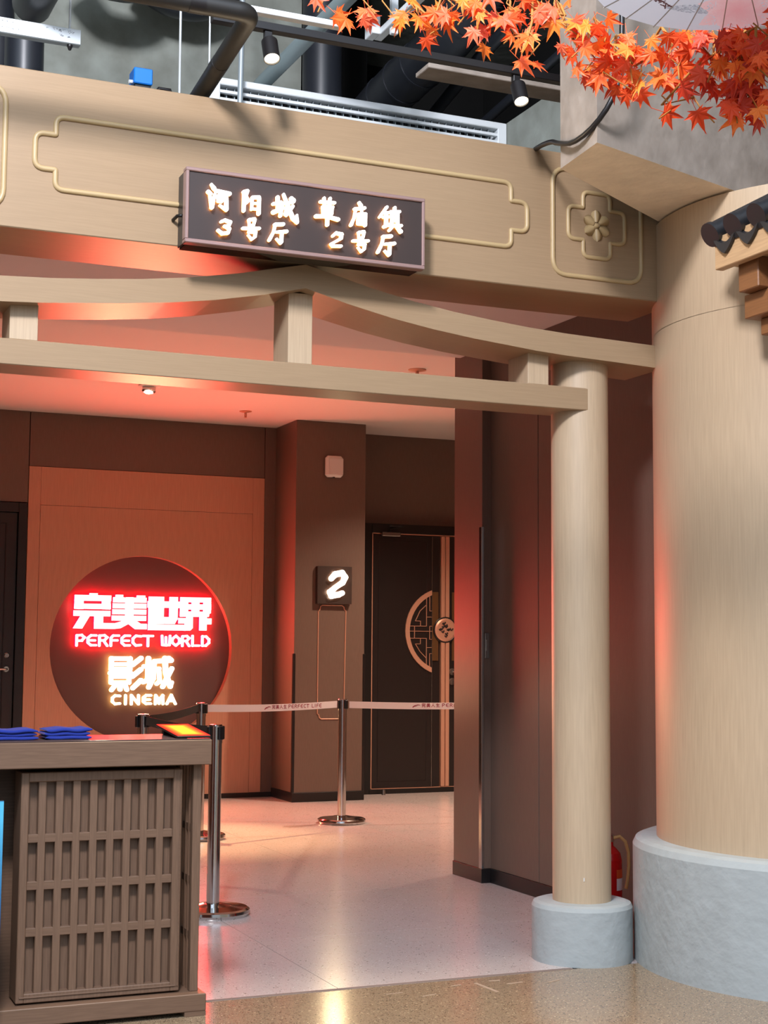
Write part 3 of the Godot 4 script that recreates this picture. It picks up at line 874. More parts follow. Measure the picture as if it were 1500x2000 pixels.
func build_lobby_things() -> void:
	var s := thing("wall_sign", "round dark wall sign with glowing red and white cinema lettering", "sign")
	part("disc", MB.new().prism(circle(Vector2(3.384, 1.385), 0.852, 96), -13.655, -13.61), M.disc, s)
	var f := Transform2D(Vector2(0.0004815, 0), Vector2(0, -0.000467), Vector2(2.739 - 0.0484, 1.878 + 0.0605))
	var words := [
		"120 150 810 262;400 112 550 160;120 250 285 420;640 250 800 420;120 318 800 420;105 452 800 560;240 555 410 555 270 805 100 800;500 555 665 555 665 695 500 695;500 690 900 690 1000 660 1100 620 1160 700 1000 790 880 805 500 805",
		"900 132 1040 190;1310 138 1470 190;855 182 1495 280;850 300 1495 397;845 418 1495 515;835 540 1495 640;1095 180 1245 640;1030 635 1300 635 1390 695 1510 695 1510 805 1290 805 1160 705 1090 690",
		"1545 155 1680 800;1695 155 1840 690;1955 155 2115 600;1525 245 2150 372;1695 555 2080 555 2115 590 2060 690 1695 690;1540 705 2280 705 2280 820 1540 820",
		"2170 155 2780 252;2170 250 2320 540;2400 250 2545 540;2635 250 2780 470;2170 292 2780 398;2170 437 2760 437 2740 540 2170 540;2140 570 2360 570 2360 680 2140 680;2300 540 2420 540 2420 770 2370 820 2240 820;2560 540 2700 540 2700 815 2560 815;2690 570 2795 570 2795 690 2690 690",
	]
	for w in words:
		var ch := part("character", block(w, f, -13.56, -13.535), M.lit_white, s)
		part("halo_lamp", block(w, f, -13.575, -13.562), M.halo_red, ch)
	for mm in [["letter", M.lit_white, -13.56, -13.54, 10.0], ["halo_lamp", M.halo_red, -13.575, -13.562, 11.0]]:
		var par: Node3D = s
		letters("PERFECT", 2.762, 1.513, 0.098, 0.108, 0.006, mm[4], mm[2], mm[3], par, mm[1], mm[0])
		letters("WORLD", 3.560, 1.513, 0.089, 0.105, 0.006, mm[4], mm[2], mm[3], par, mm[1], mm[0])
		if mm[0] == "letter":
			letters("CINEMA", 3.106, 0.965, 0.092, 0.092, 0.022, 11.0, mm[2], mm[3], par, mm[1])
	letters("CINEMA", 3.106, 0.965, 0.092, 0.092, 0.022, 13.0, -13.575, -13.562, s, M.halo_warm, "halo_lamp")
	var f2 := Transform2D(Vector2(0.000480, 0), Vector2(0, -0.000472), Vector2(3.080 - 0.053, 1.313 + 0.055))
	var ying := ["150 160 45,510 160 45,510 360 45,150 360 45,150 160 45;160 265 36,500 265 36;330 390 40;130 440 42,530 440 42;150 510 40,500 510 40,500 620 40,150 620 40,150 510 40;330 640 48,330 750 46;230 680 42,165 765 42;430 680 42,462 760 42;725 150 46,560 280 46;725 370 46,560 505 46;730 580 46,575 730 42", "870 155 50,870 580 52;785 310 42,940 300 42;775 610 45,930 560 45;990 210 45,1310 190 50;985 215 45,970 540 48,885 715 44;1080 350 36,1100 600 40,1040 650 36;1000 350 34,1090 350 34;1195 150 50,1215 430 48,1310 700 46;1335 350 44,1250 520 44,1160 705 44;1310 700 40,1340 620 36;1270 150 48,1320 190 44"]
	for w in ying:
		var mb := MB.new()
		var mh := MB.new()
		for st in w.split(";"):
			mb.stroke(st, f2, 44.0, 0.00048, -13.56, -13.54)
			mh.stroke(st, f2, 44.0, 0.00048, -13.575, -13.562)
		var ch := part("character", mb, M.lit_white, s)
		part("halo_lamp", mh, M.halo_warm, ch)
	# number sign
	var num := thing("number_sign", "small dark square plate with a glowing white numeral 2", "sign")
	part("plate", bx(4.855, 1.81, -12.95, 5.20, 2.16, -12.90, 0.003), mat(Color(0.21, 0.165, 0.145), 0.4), num)
	var nb := MB.new()
	var nh := MB.new()
	for st in "20 30 11,40 14 12,76 8 12,92 24 12,80 44 11,44 62 10,14 82 12,22 95 12,60 90 11,78 84 10".split(";"):
		nb.stroke(st, Transform2D(Vector2(0.0019, 0), Vector2(0, -0.00245), Vector2(4.945, 2.118)), 11.0, 0.0024, -12.885, -12.868)
		nh.stroke(st, Transform2D(Vector2(0.0019, 0), Vector2(0, -0.00245), Vector2(4.945, 2.118)), 11.0, 0.0019, -12.896, -12.886)
	var nu := part("numeral", nb, M.lit_sign, num)
	part("halo_lamp", nh, M.halo_orange, nu)
	# wall speaker
	var sp := thing("wall_speaker", "small white wall speaker high on the brown pier", "speaker")
	part("case", bx(4.93, 2.995, -12.95, 5.10, 3.195, -12.885, 0.02), M.white, sp)
	part("grille", bx(4.955, 3.02, -12.886, 5.095, 3.17, -12.880, 0.004), mat(Color(0.80, 0.79, 0.77), 0.8), sp)
	part("knob", bx(5.0, 2.988, -12.93, 5.02, 2.997, -12.90, 0.002), M.black, sp)
	# light switch
	var sw := thing("switch_plate", "small metal switch plate on the brown wall beside the slim column", "switch")
	part("plate", bx(4.155, 1.345, -8.139, 4.185, 1.50, -8.128, 0.003), M.silver, sw)
	part("rocker", bx(4.161, 1.39, -8.129, 4.179, 1.46, -8.123, 0.002), M.silver, sw)
	# ceiling fittings
	var dl := thing("downlight", "round chrome spotlight set in the pink lit lobby ceiling", "downlight", Vector3(2.943, 3.52, -11.74))
	part("trim_ring", MB.new().lathe([Vector2(0.085, 0.0), Vector2(0.09, -0.012), Vector2(0.07, -0.02), Vector2(0.055, -0.012)], Vector3.ZERO, 32), M.white, dl)
	var hs := part("lamp_head", MB.new().lathe([Vector2(0.0, 0.0), Vector2(0.055, 0.0), Vector2(0.055, -0.055), Vector2(0.045, -0.062), Vector2(0.0, -0.055)], Vector3.ZERO, 28), M.chrome, dl)
	hs.rotation_degrees = Vector3(-12, 0, -8)
	part("bulb", MB.new().lathe([Vector2(0.036, -0.0605), Vector2(0.0, -0.066)], Vector3.ZERO, 20), M.lens, hs)
	spot(Vector3(2.955, 3.43, -11.72), Vector3(3.15, 0, -10.75), Color(1.0, 0.82, 0.58), 24.0, 19.0, 0.04, 0.8)
	var added_fill := [[5.7, -11.6], [0.6, -10.9], [6.9, -10.2]]  # unseen downlights added as white fill for the lobby
	for q in added_fill:
		var d2 := thing("downlight", "added lobby fill downlight out of view", "downlight", Vector3(q[0], 3.52, q[1]), "added lobby fill downlights")
		d2.set_meta("label", ["unseen fill downlight added in front of the double door", "unseen fill downlight added at the far left of the lobby", "unseen fill downlight added at the far right of the lobby"][added_fill.find(q)])
		part("trim_ring", MB.new().lathe([Vector2(0.085, 0.0), Vector2(0.09, -0.012), Vector2(0.07, -0.02), Vector2(0.055, -0.005)], Vector3.ZERO, 32), M.white, d2)
		part("bulb", MB.new().lathe([Vector2(0.055, -0.005), Vector2(0.0, -0.006)], Vector3.ZERO, 20), M.lens, d2)
		spot(Vector3(q[0], 3.48, q[1]), Vector3(q[0], 0, q[1]), Color(1.0, 0.88, 0.78), 11.5, 62.0, 0.05, 0.9)
	for q in [[4.065, -12.68, 1.0, "small fire sprinkler head near the back of the pink ceiling"], [4.632, -10.2, 1.25, "fire sprinkler with wide plate above the tie beam's right half"]]:
		var k: float = q[2]
		var sk := thing("sprinkler", q[3], "sprinkler", Vector3(q[0], 3.52, q[1]))
		part("plate", MB.new().lathe([Vector2(0.055 * k, 0), Vector2(0.055 * k, -0.006), Vector2(0.018 * k, -0.014), Vector2(0, -0.014)], Vector3.ZERO, 24), M.bronze, sk)
		part("stem", MB.new().lathe([Vector2(0.011 * k, -0.01), Vector2(0.011 * k, -0.05), Vector2(0.006 * k, -0.055), Vector2(0.02 * k, -0.06), Vector2(0.0, -0.064)], Vector3.ZERO, 14), M.bronze, sk)
	# queue posts and belts
	stanchion(Vector3(2.33, 0, -7.70), "chrome belt post standing close behind the counter's right end", [0.0, 0.0])
	stanchion(Vector3(2.262, 0, -9.0), "belt post seen behind the counter below the word CINEMA", [0.0, 0.0])
	stanchion(Vector3(3.135, 0, -10.74), "belt post with its base in the lit pool of floor", [0.0, 0.0])
	var far := stanchion(Vector3(4.49, 0, -11.32), "chrome belt post in front of the brown pier joining two white belts", [0.0, 0.0])
	belt(Vector3(3.19, 0.950, -10.76), Vector3(4.435, 0.950, -11.30), true, "white printed queue belt between the two middle posts", 0.42)
	belt(Vector3(4.545, 0.945, -11.31), Vector3(6.0, 0.945, -11.05), true, "white printed queue belt stretched in front of the double door", 0.36)
	belt(Vector3(2.31, 0.955, -9.055), Vector3(3.10, 0.955, -10.70), false, "black queue belt between the two posts behind the counter", 0.0)
	belt(Vector3(2.266, 0.955, -8.935), Vector3(2.325, 0.955, -7.765), false, "black queue belt running back from the nearest post", 0.0)
	# extinguisher
	var ex := thing("fire_extinguisher", "red fire extinguisher with yellow hose behind the slim column", "extinguisher", Vector3(4.015, 0, -6.49))
	part("cylinder", MB.new().lathe([Vector2(0.0, 0.0), Vector2(0.055, 0.0), Vector2(0.06, 0.012), Vector2(0.06, 0.36), Vector2(0.052, 0.395), Vector2(0.03, 0.42), Vector2(0.018, 0.43), Vector2(0.018, 0.455), Vector2(0.0, 0.455)], Vector3.ZERO, 32), M.red, ex)
	part("valve", MB.new().lathe([Vector2(0.022, 0.45), Vector2(0.022, 0.48), Vector2(0.0, 0.485)], Vector3.ZERO, 16).box(Vector3(-0.05, 0.475, -0.01), Vector3(0.02, 0.487, 0.01), 0.003), M.chrome, ex)
	part("handle", MB.new().tube([Vector3(0.0, 0.485, 0), Vector3(-0.03, 0.505, 0), Vector3(-0.075, 0.50, 0.01)], 0.006, 8), M.black, ex)
	part("hose", MB.new().tube([Vector3(0.015, 0.468, 0.01), Vector3(0.045, 0.475, 0.02), Vector3(0.072, 0.45, 0.03), Vector3(0.086, 0.40, 0.035), Vector3(0.088, 0.33, 0.035), Vector3(0.08, 0.26, 0.035), Vector3(0.074, 0.22, 0.03)], 0.0085, 8), M.hose, ex)
	for q in [[0.277, 0.318, M.orange_paper], [0.217, 0.275, M.paper]]:
		var lb := MB.new()
		for i in 10:
			var a0 := -0.35 + 1.9 * i / 10.0
			var a1 := -0.35 + 1.9 * (i + 1) / 10.0
			lb.quad(Vector3(cos(a0) * 0.0608, q[0], sin(a0) * 0.0608), Vector3(cos(a1) * 0.0608, q[0], sin(a1) * 0.0608), Vector3(cos(a1) * 0.0608, q[1], sin(a1) * 0.0608), Vector3(cos(a0) * 0.0608, q[1], sin(a0) * 0.0608), Vector3(cos(a0), 0, sin(a0)))
		part("sticker", lb, q[2], ex)

func circle(c: Vector2, r: float, k: int) -> PackedVector2Array:
	var p := PackedVector2Array()
	for i in k:
		p.append(c + Vector2.from_angle(TAU * i / k) * r)
	return p

func stanchion(at: Vector3, label: String, _t: Array) -> Node3D:
	var o := thing("belt_post", label, "queue post", at, "chrome queue posts")
	part("base", MB.new().lathe([Vector2(0.0, 0.062), Vector2(0.05, 0.060), Vector2(0.10, 0.050), Vector2(0.182, 0.040), Vector2(0.194, 0.032), Vector2(0.196, 0.018), Vector2(0.190, 0.006), Vector2(0.188, 0.0)], Vector3.ZERO, 48), M.chrome, o)
	part("pole", MB.new().lathe([Vector2(0.034, 0.055), Vector2(0.034, 0.90)], Vector3.ZERO, 32), M.chrome, o)
	var hd := part("head", MB.new().lathe([Vector2(0.036, 0.895), Vector2(0.036, 0.985), Vector2(0.033, 0.992), Vector2(0.0, 0.994)], Vector3.ZERO, 28), M.chrome, o)
	for a in [0.0, PI / 2, PI, PI * 1.5]:
		var clip := part("belt_clip", MB.new().box(Vector3(-0.014, 0.912, 0.030), Vector3(0.014, 0.984, 0.052), 0.004), M.black, hd)
		clip.rotation.y = a + 0.35
	return o

func belt(a: Vector3, b: Vector3, printed: bool, label: String, start: float) -> void:
	var t := thing("queue_belt", label, "belt", a)
	var d := b - a
	var len_ := Vector2(d.x, d.z).length()
	var m := MB.new()
	for i in 12:
		var t0 := i / 12.0
		var t1 := (i + 1) / 12.0
		var s0 := -0.012 * sin(PI * t0)
		var s1 := -0.012 * sin(PI * t1)
		var x0 := len_ * t0
		var x1 := len_ * t1
		for z in [-0.0015, 0.0015]:
			m.quad(Vector3(x0, 0.027 + s0 + d.y * t0, z), Vector3(x1, 0.027 + s1 + d.y * t1, z), Vector3(x1, -0.027 + s1 + d.y * t1, z), Vector3(x0, -0.027 + s0 + d.y * t0, z), Vector3(0, 0, z))
		for y in [-0.027, 0.027]:
			m.quad(Vector3(x0, y + s0 + d.y * t0, -0.0015), Vector3(x1, y + s1 + d.y * t1, -0.0015), Vector3(x1, y + s1 + d.y * t1, 0.0015), Vector3(x0, y + s0 + d.y * t0, 0.0015), Vector3(0, y, 0))
	var bm := part("webbing", m, M.belt if printed else M.belt_black, t)
	t.rotation.y = atan2(-d.z, d.x)
	if printed:
		# a small swoosh, four characters and two words, printed on the face
		var x := start * len_
		var lg := MB.new()
		for st in "0 90 9,20 60 10,46 40 6,70 22 4;46 40 5,90 30 7,98 44 4;24 66 6,60 60 3".split(";"):
			lg.stroke(st, Transform2D(Vector2(0.0006, 0), Vector2(0, -0.0003), Vector2(x, 0.006)), 5.0, 0.0004, 0.0015, 0.0021)
		part("logo", lg, M.print, bm)
		x += 0.075
		for w in ["8 24,8 12,92 12,92 24;50 0,50 12;24 36,76 36;10 54,90 54;36 56,30 80,8 98;62 56,62 92,92 92,92 80", "30 0,36 12;70 0,64 12;12 18,88 18;20 36,80 36;50 18,50 54;8 54,92 54;8 72,92 72;50 60,40 84,10 98;54 74,90 98", "50 4,46 40,8 96;48 44,92 96", "28 6,14 40;24 26,86 26;50 4,50 92;24 58,80 58;8 92,94 92"]:
			var cm := MB.new()
			for st in w.split(";"):
				cm.stroke(st, Transform2D(Vector2(0.00034, 0), Vector2(0, -0.0003), Vector2(x, 0.009)), 6.0, 0.00034, 0.0015, 0.0021)
			part("character", cm, M.print, bm)
			x += 0.040
		x += 0.012
		for word in ["PERFECT", "LIFE"]:
			letters(word, x, 0.010, 0.027, 0.030, 0.006, 8.0, 0.0015, 0.0021, bm, M.print)
			x += word.length() * 0.033 + 0.022

# ---------------------------------------------------------------- counter
func build_counter() -> void:
	var c := thing("reception_counter", "grey brown wooden reception counter with a lattice front", "counter")
	var tb := part("top_board", bx(0.30, 0.948, -5.97, 1.690, 1.044, -5.63, 0.003), M.counter, c)
	part("glass_sheet", bx(0.306, 1.044, -5.965, 1.686, 1.049, -5.634, 0.0015), M.gloss, tb)
	part("base_rail", bx(0.28, 0.018, -5.97, 1.684, 0.083, -5.63, 0.003), M.counter, c)
	part("base_block", bx(0.34, 0.0, -5.93, 1.62, 0.018, -5.70), M.kick, c)
	part("foot", bx(1.60, 0.0, -5.75, 1.684, 0.018, -5.632, 0.001), M.counter, c)
	part("back_panel", bx(0.32, 0.083, -5.955, 1.66, 0.948, -5.94), M.counter, c)
	for x in [1.632, 0.852]:
		part("post", bx(x, 0.083, -5.715, x + 0.033, 0.948, -5.68, 0.002), M.counter_up, c)
		part("post", bx(x, 0.083, -5.938, x + 0.033, 0.948, -5.90, 0.002), M.counter_up, c)
	# side lattice, one at each end
	for x in [1.634, 0.865]:
		for i in 4:
			part("side_slat", bx(x, 0.083, -5.752 - i * 0.047, x + 0.022, 0.948, -5.744 - i * 0.047, 0.001), M.counter_up, c)
		for y in [0.70, 0.50, 0.29]:
			part("side_rail", bx(x + 0.003, y - 0.014, -5.90, x + 0.019, y + 0.014, -5.715, 0.001), M.counter, c)
	# lattice front panel
	var x0 := 0.973
	var x1 := 1.590
	var fr := MB.new()
	fr.box(Vector3(x0, 0.090, -5.826), Vector3(x0 + 0.030, 0.930, -5.682), 0.003); fr.box(Vector3(x1 - 0.036, 0.090, -5.826), Vector3(x1, 0.930, -5.682), 0.003)
	fr.box(Vector3(x0 + 0.028, 0.895, -5.826), Vector3(x1 - 0.034, 0.930, -5.682), 0.003); fr.box(Vector3(x0 + 0.028, 0.090, -5.826), Vector3(x1 - 0.034, 0.124, -5.682), 0.003)
	var fp := part("lattice_panel", fr, M.counter_up, c)
	part("backing", bx(x0 + 0.02, 0.10, -5.80, x1 - 0.02, 0.92, -5.725), M.counter_up, fp)
	part("bead", bx(x0 + 0.012, 0.108, -5.69, x1 - 0.014, 0.113, -5.678, 0.001), M.counter, fp)
	part("bead", bx(x1 - 0.010, 0.108, -5.69, x1 - 0.005, 0.915, -5.678, 0.001), M.counter, fp)
	for i in 8:
		var x := x0 + 0.030 + 0.036 + i * 0.0644
		part("slat", bx(x, 0.122, -5.724, x + 0.0285, 0.897, -5.688, 0.002), M.counter_up, fp)
	for y in [0.686, 0.513, 0.343]:
		part("rail", bx(x0 + 0.029, y - 0.0155, -5.724, x1 - 0.035, y + 0.0155, -5.6885, 0.002), M.counter, fp)
	# folded cloths
	towel(Vector3(0.925, 1.049, -5.70), 0.215, 0.040, "folded blue cloth lying at the counter's left, cut by the frame", 3)
	towel(Vector3(1.148, 1.049, -5.70), 0.172, 0.042, "folded blue cloth on the counter just right of the other cloth", 8)
	# tilted slab added to carry a painted red and yellow glow
	var t := thing("tablet", "tilted slab with a painted orange and yellow glow on the counter corner", "tablet", Vector3(1.62, 1.05, -5.64))
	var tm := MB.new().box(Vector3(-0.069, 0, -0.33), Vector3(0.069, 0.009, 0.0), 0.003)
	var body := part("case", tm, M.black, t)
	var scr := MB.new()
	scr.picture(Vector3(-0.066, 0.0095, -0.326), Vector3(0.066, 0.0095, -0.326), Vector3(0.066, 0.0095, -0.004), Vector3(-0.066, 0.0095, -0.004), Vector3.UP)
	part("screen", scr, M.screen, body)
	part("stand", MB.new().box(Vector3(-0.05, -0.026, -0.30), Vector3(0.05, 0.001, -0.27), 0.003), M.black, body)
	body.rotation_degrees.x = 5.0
	# blue standee at the left edge
	var p := thing("poster_stand", "blue poster board standing at the far left in front of the counter", "poster", Vector3(0.62, 0, -5.50))
	var pb := part("board", bx(-0.32, 0.24, -0.012, 0.262, 0.850, 0.0, 0.002), M.black, p)
	var pp := MB.new()
	pp.picture(Vector3(-0.318, 0.848, 0.001), Vector3(0.261, 0.848, 0.001), Vector3(0.261, 0.242, 0.001), Vector3(-0.318, 0.242, 0.001), Vector3(0, 0, 1))
	part("print", pp, M.poster, pb)
	part("leg", bx(-0.05, 0.01, -0.012, 0.0, 0.24, -0.002, 0.002), M.black, p)
	part("foot", bx(-0.16, 0.0, -0.09, 0.10, 0.012, 0.09, 0.004), M.black, p)

func towel(at: Vector3, w: float, h: float, label: String, seed_: int) -> void:
	var t := thing("folded_cloth", label, "cloth", at, "folded blue cloths")
	rng.seed = seed_
	var layers := 3
	for l in layers:
		var y0 := h * l / layers
		var m := MB.new()
		var r := h / layers * 0.5
		var nx := 12
		var depth := 0.15
		# a fold: a flat pad with a rounded front edge, gently rumpled
		var prof := []
		for k in 9:
			var a := PI * k / 8 - PI / 2
			prof.append(Vector2(cos(a) * r, sin(a) * r))
		var off := rng.randf_range(-0.006, 0.006)
		var lo := rng.randf_range(-0.008, 0.004)
		for i in nx:
			for side in 1:
				var xa := -w / 2 + w * i / nx + lo
				var xb := -w / 2 + w * (i + 1) / nx + lo
				var ya := y0 + r + 0.0016 * sin(i * 0.9 + seed_ + l) * (l + 1) * 0.5
				var yb := y0 + r + 0.0016 * sin((i + 1) * 0.9 + seed_ + l) * (l + 1) * 0.5
				var ka := 1.0 if i > 0 else 0.35
				var kb := 1.0 if i < nx - 1 else 0.35
				for k in 8:
					var p: Vector2 = prof[k]
					var q: Vector2 = prof[k + 1]
					var A := Vector3(xa, ya + p.y * ka, off + p.x)
					var B := Vector3(xb, yb + p.y * kb, off + p.x)
					var C := Vector3(xb, yb + q.y * kb, off + q.x)
					var D := Vector3(xa, ya + q.y * ka, off + q.x)
					var n0 := Vector3(0, p.y, p.x).normalized()
					var n1 := Vector3(0, q.y, q.x).normalized()
					m.tri(A, B, C, n0, n0, n1); m.tri(A, C, D, n0, n1, n1)
				m.quad(Vector3(xa, ya + r * ka, off), Vector3(xb, yb + r * kb, off), Vector3(xb, yb + r * kb * 0.9, off - depth), Vector3(xa, ya + r * ka * 0.9, off - depth), Vector3.UP)
				m.quad(Vector3(xa, ya - r * ka, off), Vector3(xb, yb - r * kb, off), Vector3(xb, yb - r * kb, off - depth), Vector3(xa, ya - r * ka, off - depth), Vector3.DOWN)
		for e in [-1.0, 1.0]:
			m.quad(Vector3(e * w / 2 + lo, y0 + r * 0.7, off), Vector3(e * w / 2 + lo, y0 + r * 1.3, off), Vector3(e * w / 2 + lo, y0 + r * 1.3, off - depth), Vector3(e * w / 2 + lo, y0 + r * 0.7, off - depth), Vector3(e, 0, 0))
		part("fold", m, M.towel, t)

# ---------------------------------------------------------------- above the gate
func bend(a: Vector3, b: Vector3, c: Vector3, r: float, k := 8) -> Array:
	var p0 := b + (a - b).normalized() * r
	var p1 := b + (c - b).normalized() * r
	var out := [a]
	for i in k + 1:
		var t := float(i) / k
		out.append(p0.lerp(b, t).lerp(b.lerp(p1, t), t))
	out.append(c)
	return out

func build_ceiling_void() -> void:
	var v := thing("air_vent", "long white slotted air vent behind the fascia's top edge", "vent")
	var fm := MB.new()
	fm.box(Vector3(2.03, 4.222, -7.2), Vector3(3.709, 4.258, -7.0), 0.004); fm.box(Vector3(2.03, 3.95, -7.2), Vector3(3.709, 3.99, -7.0), 0.004)
	fm.box(Vector3(2.03, 3.98, -7.2), Vector3(2.085, 4.23, -7.0), 0.004); fm.box(Vector3(3.655, 3.98, -7.2), Vector3(3.709, 4.23, -7.0), 0.004)
	part("frame", fm, M.vent, v)
	part("back", bx(2.05, 3.96, -7.21, 3.70, 4.25, -7.12), M.rail, v)
	for y in [4.190, 4.150, 4.110, 4.070, 4.03]:
		part("louvre", bx(2.08, y - 0.008, -7.03, 3.66, y + 0.008, -7.006, 0.002), M.vent, v)
	for i in 37:
		var x := 2.085 + i * 0.0424
		part("fin", bx(x - 0.002, 3.99, -7.06, x + 0.002, 4.225, -7.032), M.zinc, v)
	var up := thing("duct_casing", "grey box casing running forward from the vent's right end", "casing")
	part("shell", bx(3.712, 3.673, -7.2, 3.97, 4.266, -5.84, 0.004), M.concrete, up)
	# foam-wrapped pipe that bends down over the fascia
	var pp := thing("insulated_pipe", "black wrapped pipe bending down over the fascia's top edge", "pipe")
	var path := bend(Vector3(-0.6, 3.79, -5.2), Vector3(1.668, 3.79, -5.2), Vector3(1.668, 3.712, -5.93), 0.06)
	path.append(Vector3(1.668, 3.712, -6.8))
	part("wrap", MB.new().tube(path, 0.037, 18), M.pipe, pp)
	for q in [[0.9, 0], [1.42, 0]]:
		part("tape_band", MB.new().tube([Vector3(q[0], 3.79, -5.2), Vector3(q[0] + 0.06, 3.79, -5.2)], 0.0385, 18), M.rail, pp)
	part("tape_band", MB.new().tube([Vector3(1.668, 3.748, -5.60), Vector3(1.668, 3.742, -5.66)], 0.0385, 18), M.rail, pp)
	# other ducts, each with its own run
	var runs := [
		["black flexible duct rising behind the writing covered channel", 0.092, [Vector3(1.118, 3.75, -7.0), Vector3(1.112, 4.2, -7.0), Vector3(1.112, 4.31, -7.0)], "duct"],
		["glossy black duct elbow at the top left in front of the channel", 0.085, [Vector3(1.03, 4.165, -6.32), Vector3(1.035, 4.165, -6.1), Vector3(1.07, 4.22, -5.8), Vector3(1.09, 4.36, -5.5), Vector3(1.09, 4.8, -5.3)], "duct"],
		["black duct at the extreme top left corner", 0.10, [Vector3(1.02, 3.8, -7.35), Vector3(1.02, 4.35, -7.35), Vector3(1.0, 4.7, -7.3), Vector3(0.98, 5.4, -7.2)], "duct"],
		["drooping black duct loop at the top, left of the other loop", 0.09, [Vector3(1.45, 5.0, -7.5), Vector3(1.55, 4.90, -7.5), Vector3(1.66, 4.875, -7.5), Vector3(1.78, 4.90, -7.5), Vector3(1.88, 5.0, -7.5)], "duct"],
		["drooping black duct loop above the bend of the wrapped pipe", 0.10, [Vector3(1.83, 5.06, -7.73), Vector3(1.95, 4.98, -7.73), Vector3(2.07, 4.95, -7.73), Vector3(2.2, 4.97, -7.73), Vector3(2.35, 5.1, -7.73)], "duct"],
		["wide upright black duct behind the middle of the vent", 0.112, [Vector3(2.86, 3.75, -7.6), Vector3(2.855, 4.6, -7.6), Vector3(2.85, 6.1, -7.6)], "duct"],
		["thick black spiral duct slanting up above the vent", 0.135, [Vector3(3.20, 4.30, -8.6), Vector3(3.27, 4.54, -7.8), Vector3(3.325, 4.66, -6.9), Vector3(3.40, 4.90, -6.0)], "duct"],
	]
	for q in runs:
		var o := thing("air_duct", q[0], q[3])
		part("skin", MB.new().tube(smooth_path(q[2]), q[1], 22), M.duct, o)
		var sp := smooth_path(q[2])
		if q[1] > 0.13:
			for i in range(1, sp.size() - 1, 2):
				part("seam", MB.new().tube([sp[i], sp[i].lerp(sp[i + 1], 0.18)], q[1] + 0.004, 22), M.duct, o)
	var thin := [
		["thick grey steel tube slanting up behind the left track lamp", 0.040, [Vector3(2.31, 4.25, -8.0), Vector3(2.379, 4.351, -7.2), Vector3(2.50, 4.46, -5.9)], M.steel_blue],
		["thin grey conduit running level below the track rail", 0.015, [Vector3(2.195, 4.503, -6.9), Vector3(3.05, 4.506, -6.9)], M.zinc],
		["slim dark pipe slanting up right of the spiral duct", 0.035, [Vector3(3.66, 4.50, -8.4), Vector3(3.634, 4.562, -7.8), Vector3(3.486, 4.549, -6.9), Vector3(3.44, 4.56, -6.4)], M.duct],
		["dark pipe above the vent's right end", 0.026, [Vector3(3.75, 4.33, -8.0), Vector3(3.737, 4.381, -7.3), Vector3(3.733, 4.43, -6.7), Vector3(3.73, 4.47, -6.2)], M.duct],
		["pale upright conduit between the pipe bend and the left lamp", 0.014, [Vector3(2.154, 3.75, -6.9), Vector3(2.161, 4.43, -6.9), Vector3(2.163, 5.2, -6.9)], M.zinc],
		["white hanging rod just left of the wrapped pipe", 0.006, [Vector3(1.929, 3.75, -7.2), Vector3(1.926, 4.70, -7.2), Vector3(1.925, 6.2, -7.2)], M.vent],
		["short white hanging rod under the pipe's elbow", 0.005, [Vector3(2.083, 4.40, -7.2), Vector3(2.081, 5.0, -7.2), Vector3(2.081, 6.2, -7.2)], M.vent],
	]
	for q in thin:
		var o := thing("conduit", q[0], "pipe")
		part("tube", MB.new().tube(q[2], q[1], 14), q[3], o)
	# slotted channel with handwriting, hung from a threaded rod
	var ch := thing("steel_channel", "galvanised steel channel with handwritten notes at the top left", "channel")
	var cb := part("channel", bx(-0.4, 3.970, -6.24, 1.222, 4.038, -6.20, 0.003), M.zinc, ch)
	var cp := MB.new()
	cp.picture(Vector3(0.80, 4.036, -6.1985), Vector3(1.220, 4.036, -6.1985), Vector3(1.220, 3.973, -6.1985), Vector3(0.80, 3.973, -6.1985), Vector3(0, 0, 1))
	part("handwriting", cp, M.scribble, cb)
	part("rod", MB.new().tube([Vector3(1.176, 3.955, -6.215), Vector3(1.172, 6.2, -6.215)], 0.005, 8), M.vent, ch)
	part("nut", MB.new().lathe([Vector2(0, 3.945), Vector2(0.006, 3.947), Vector2(0.012, 3.962), Vector2(0.012, 3.972)], Vector3(1.178, 0, -6.215), 6), M.rail, ch)
	# blue junction box on the fascia
	var bb := thing("junction_box", "bright blue junction box standing on the fascia", "box", Vector3(1.47, 3.67, -6.1))
	part("box", bx(-0.037, 0.135, -0.09, 0.045, 0.205, 0.0, 0.004), M.blue_box, bb)
	part("foot", bx(-0.03, 0.0, -0.07, 0.04, 0.136, -0.012, 0.002), M.rail, bb)
	part("gland", MB.new().tube([Vector3(-0.036, 0.148, -0.03), Vector3(-0.052, 0.146, -0.028)], 0.008, 10), M.vent, bb)
	var cur := thing("loose_cable", "curl of dark cable lying on the fascia beside the blue box", "cable")
	part("loop", MB.new().tube([Vector3(0.7, 3.69, -6.15), Vector3(1.3, 3.70, -6.12), Vector3(1.50, 3.72, -6.08), Vector3(1.54, 3.785, -6.08), Vector3(1.585, 3.79, -6.09), Vector3(1.605, 3.74, -6.10), Vector3(1.61, 3.69, -6.12)], 0.011, 8), M.rail, cur)
	# lighting track with two lamps
	var tr := thing("track_rail", "long black lighting track running above the fascia", "track")
	part("rail", bx(1.60, 3.868, -5.53, 3.55, 3.902, -5.49, 0.003), M.rail, tr)
	var st := thing("strut_strip", "short pale steel strip just above the track's left part", "strut")
	part("strip", bx(1.70, 3.948, -5.56, 2.158, 3.972, -5.52, 0.002), M.vent, st)
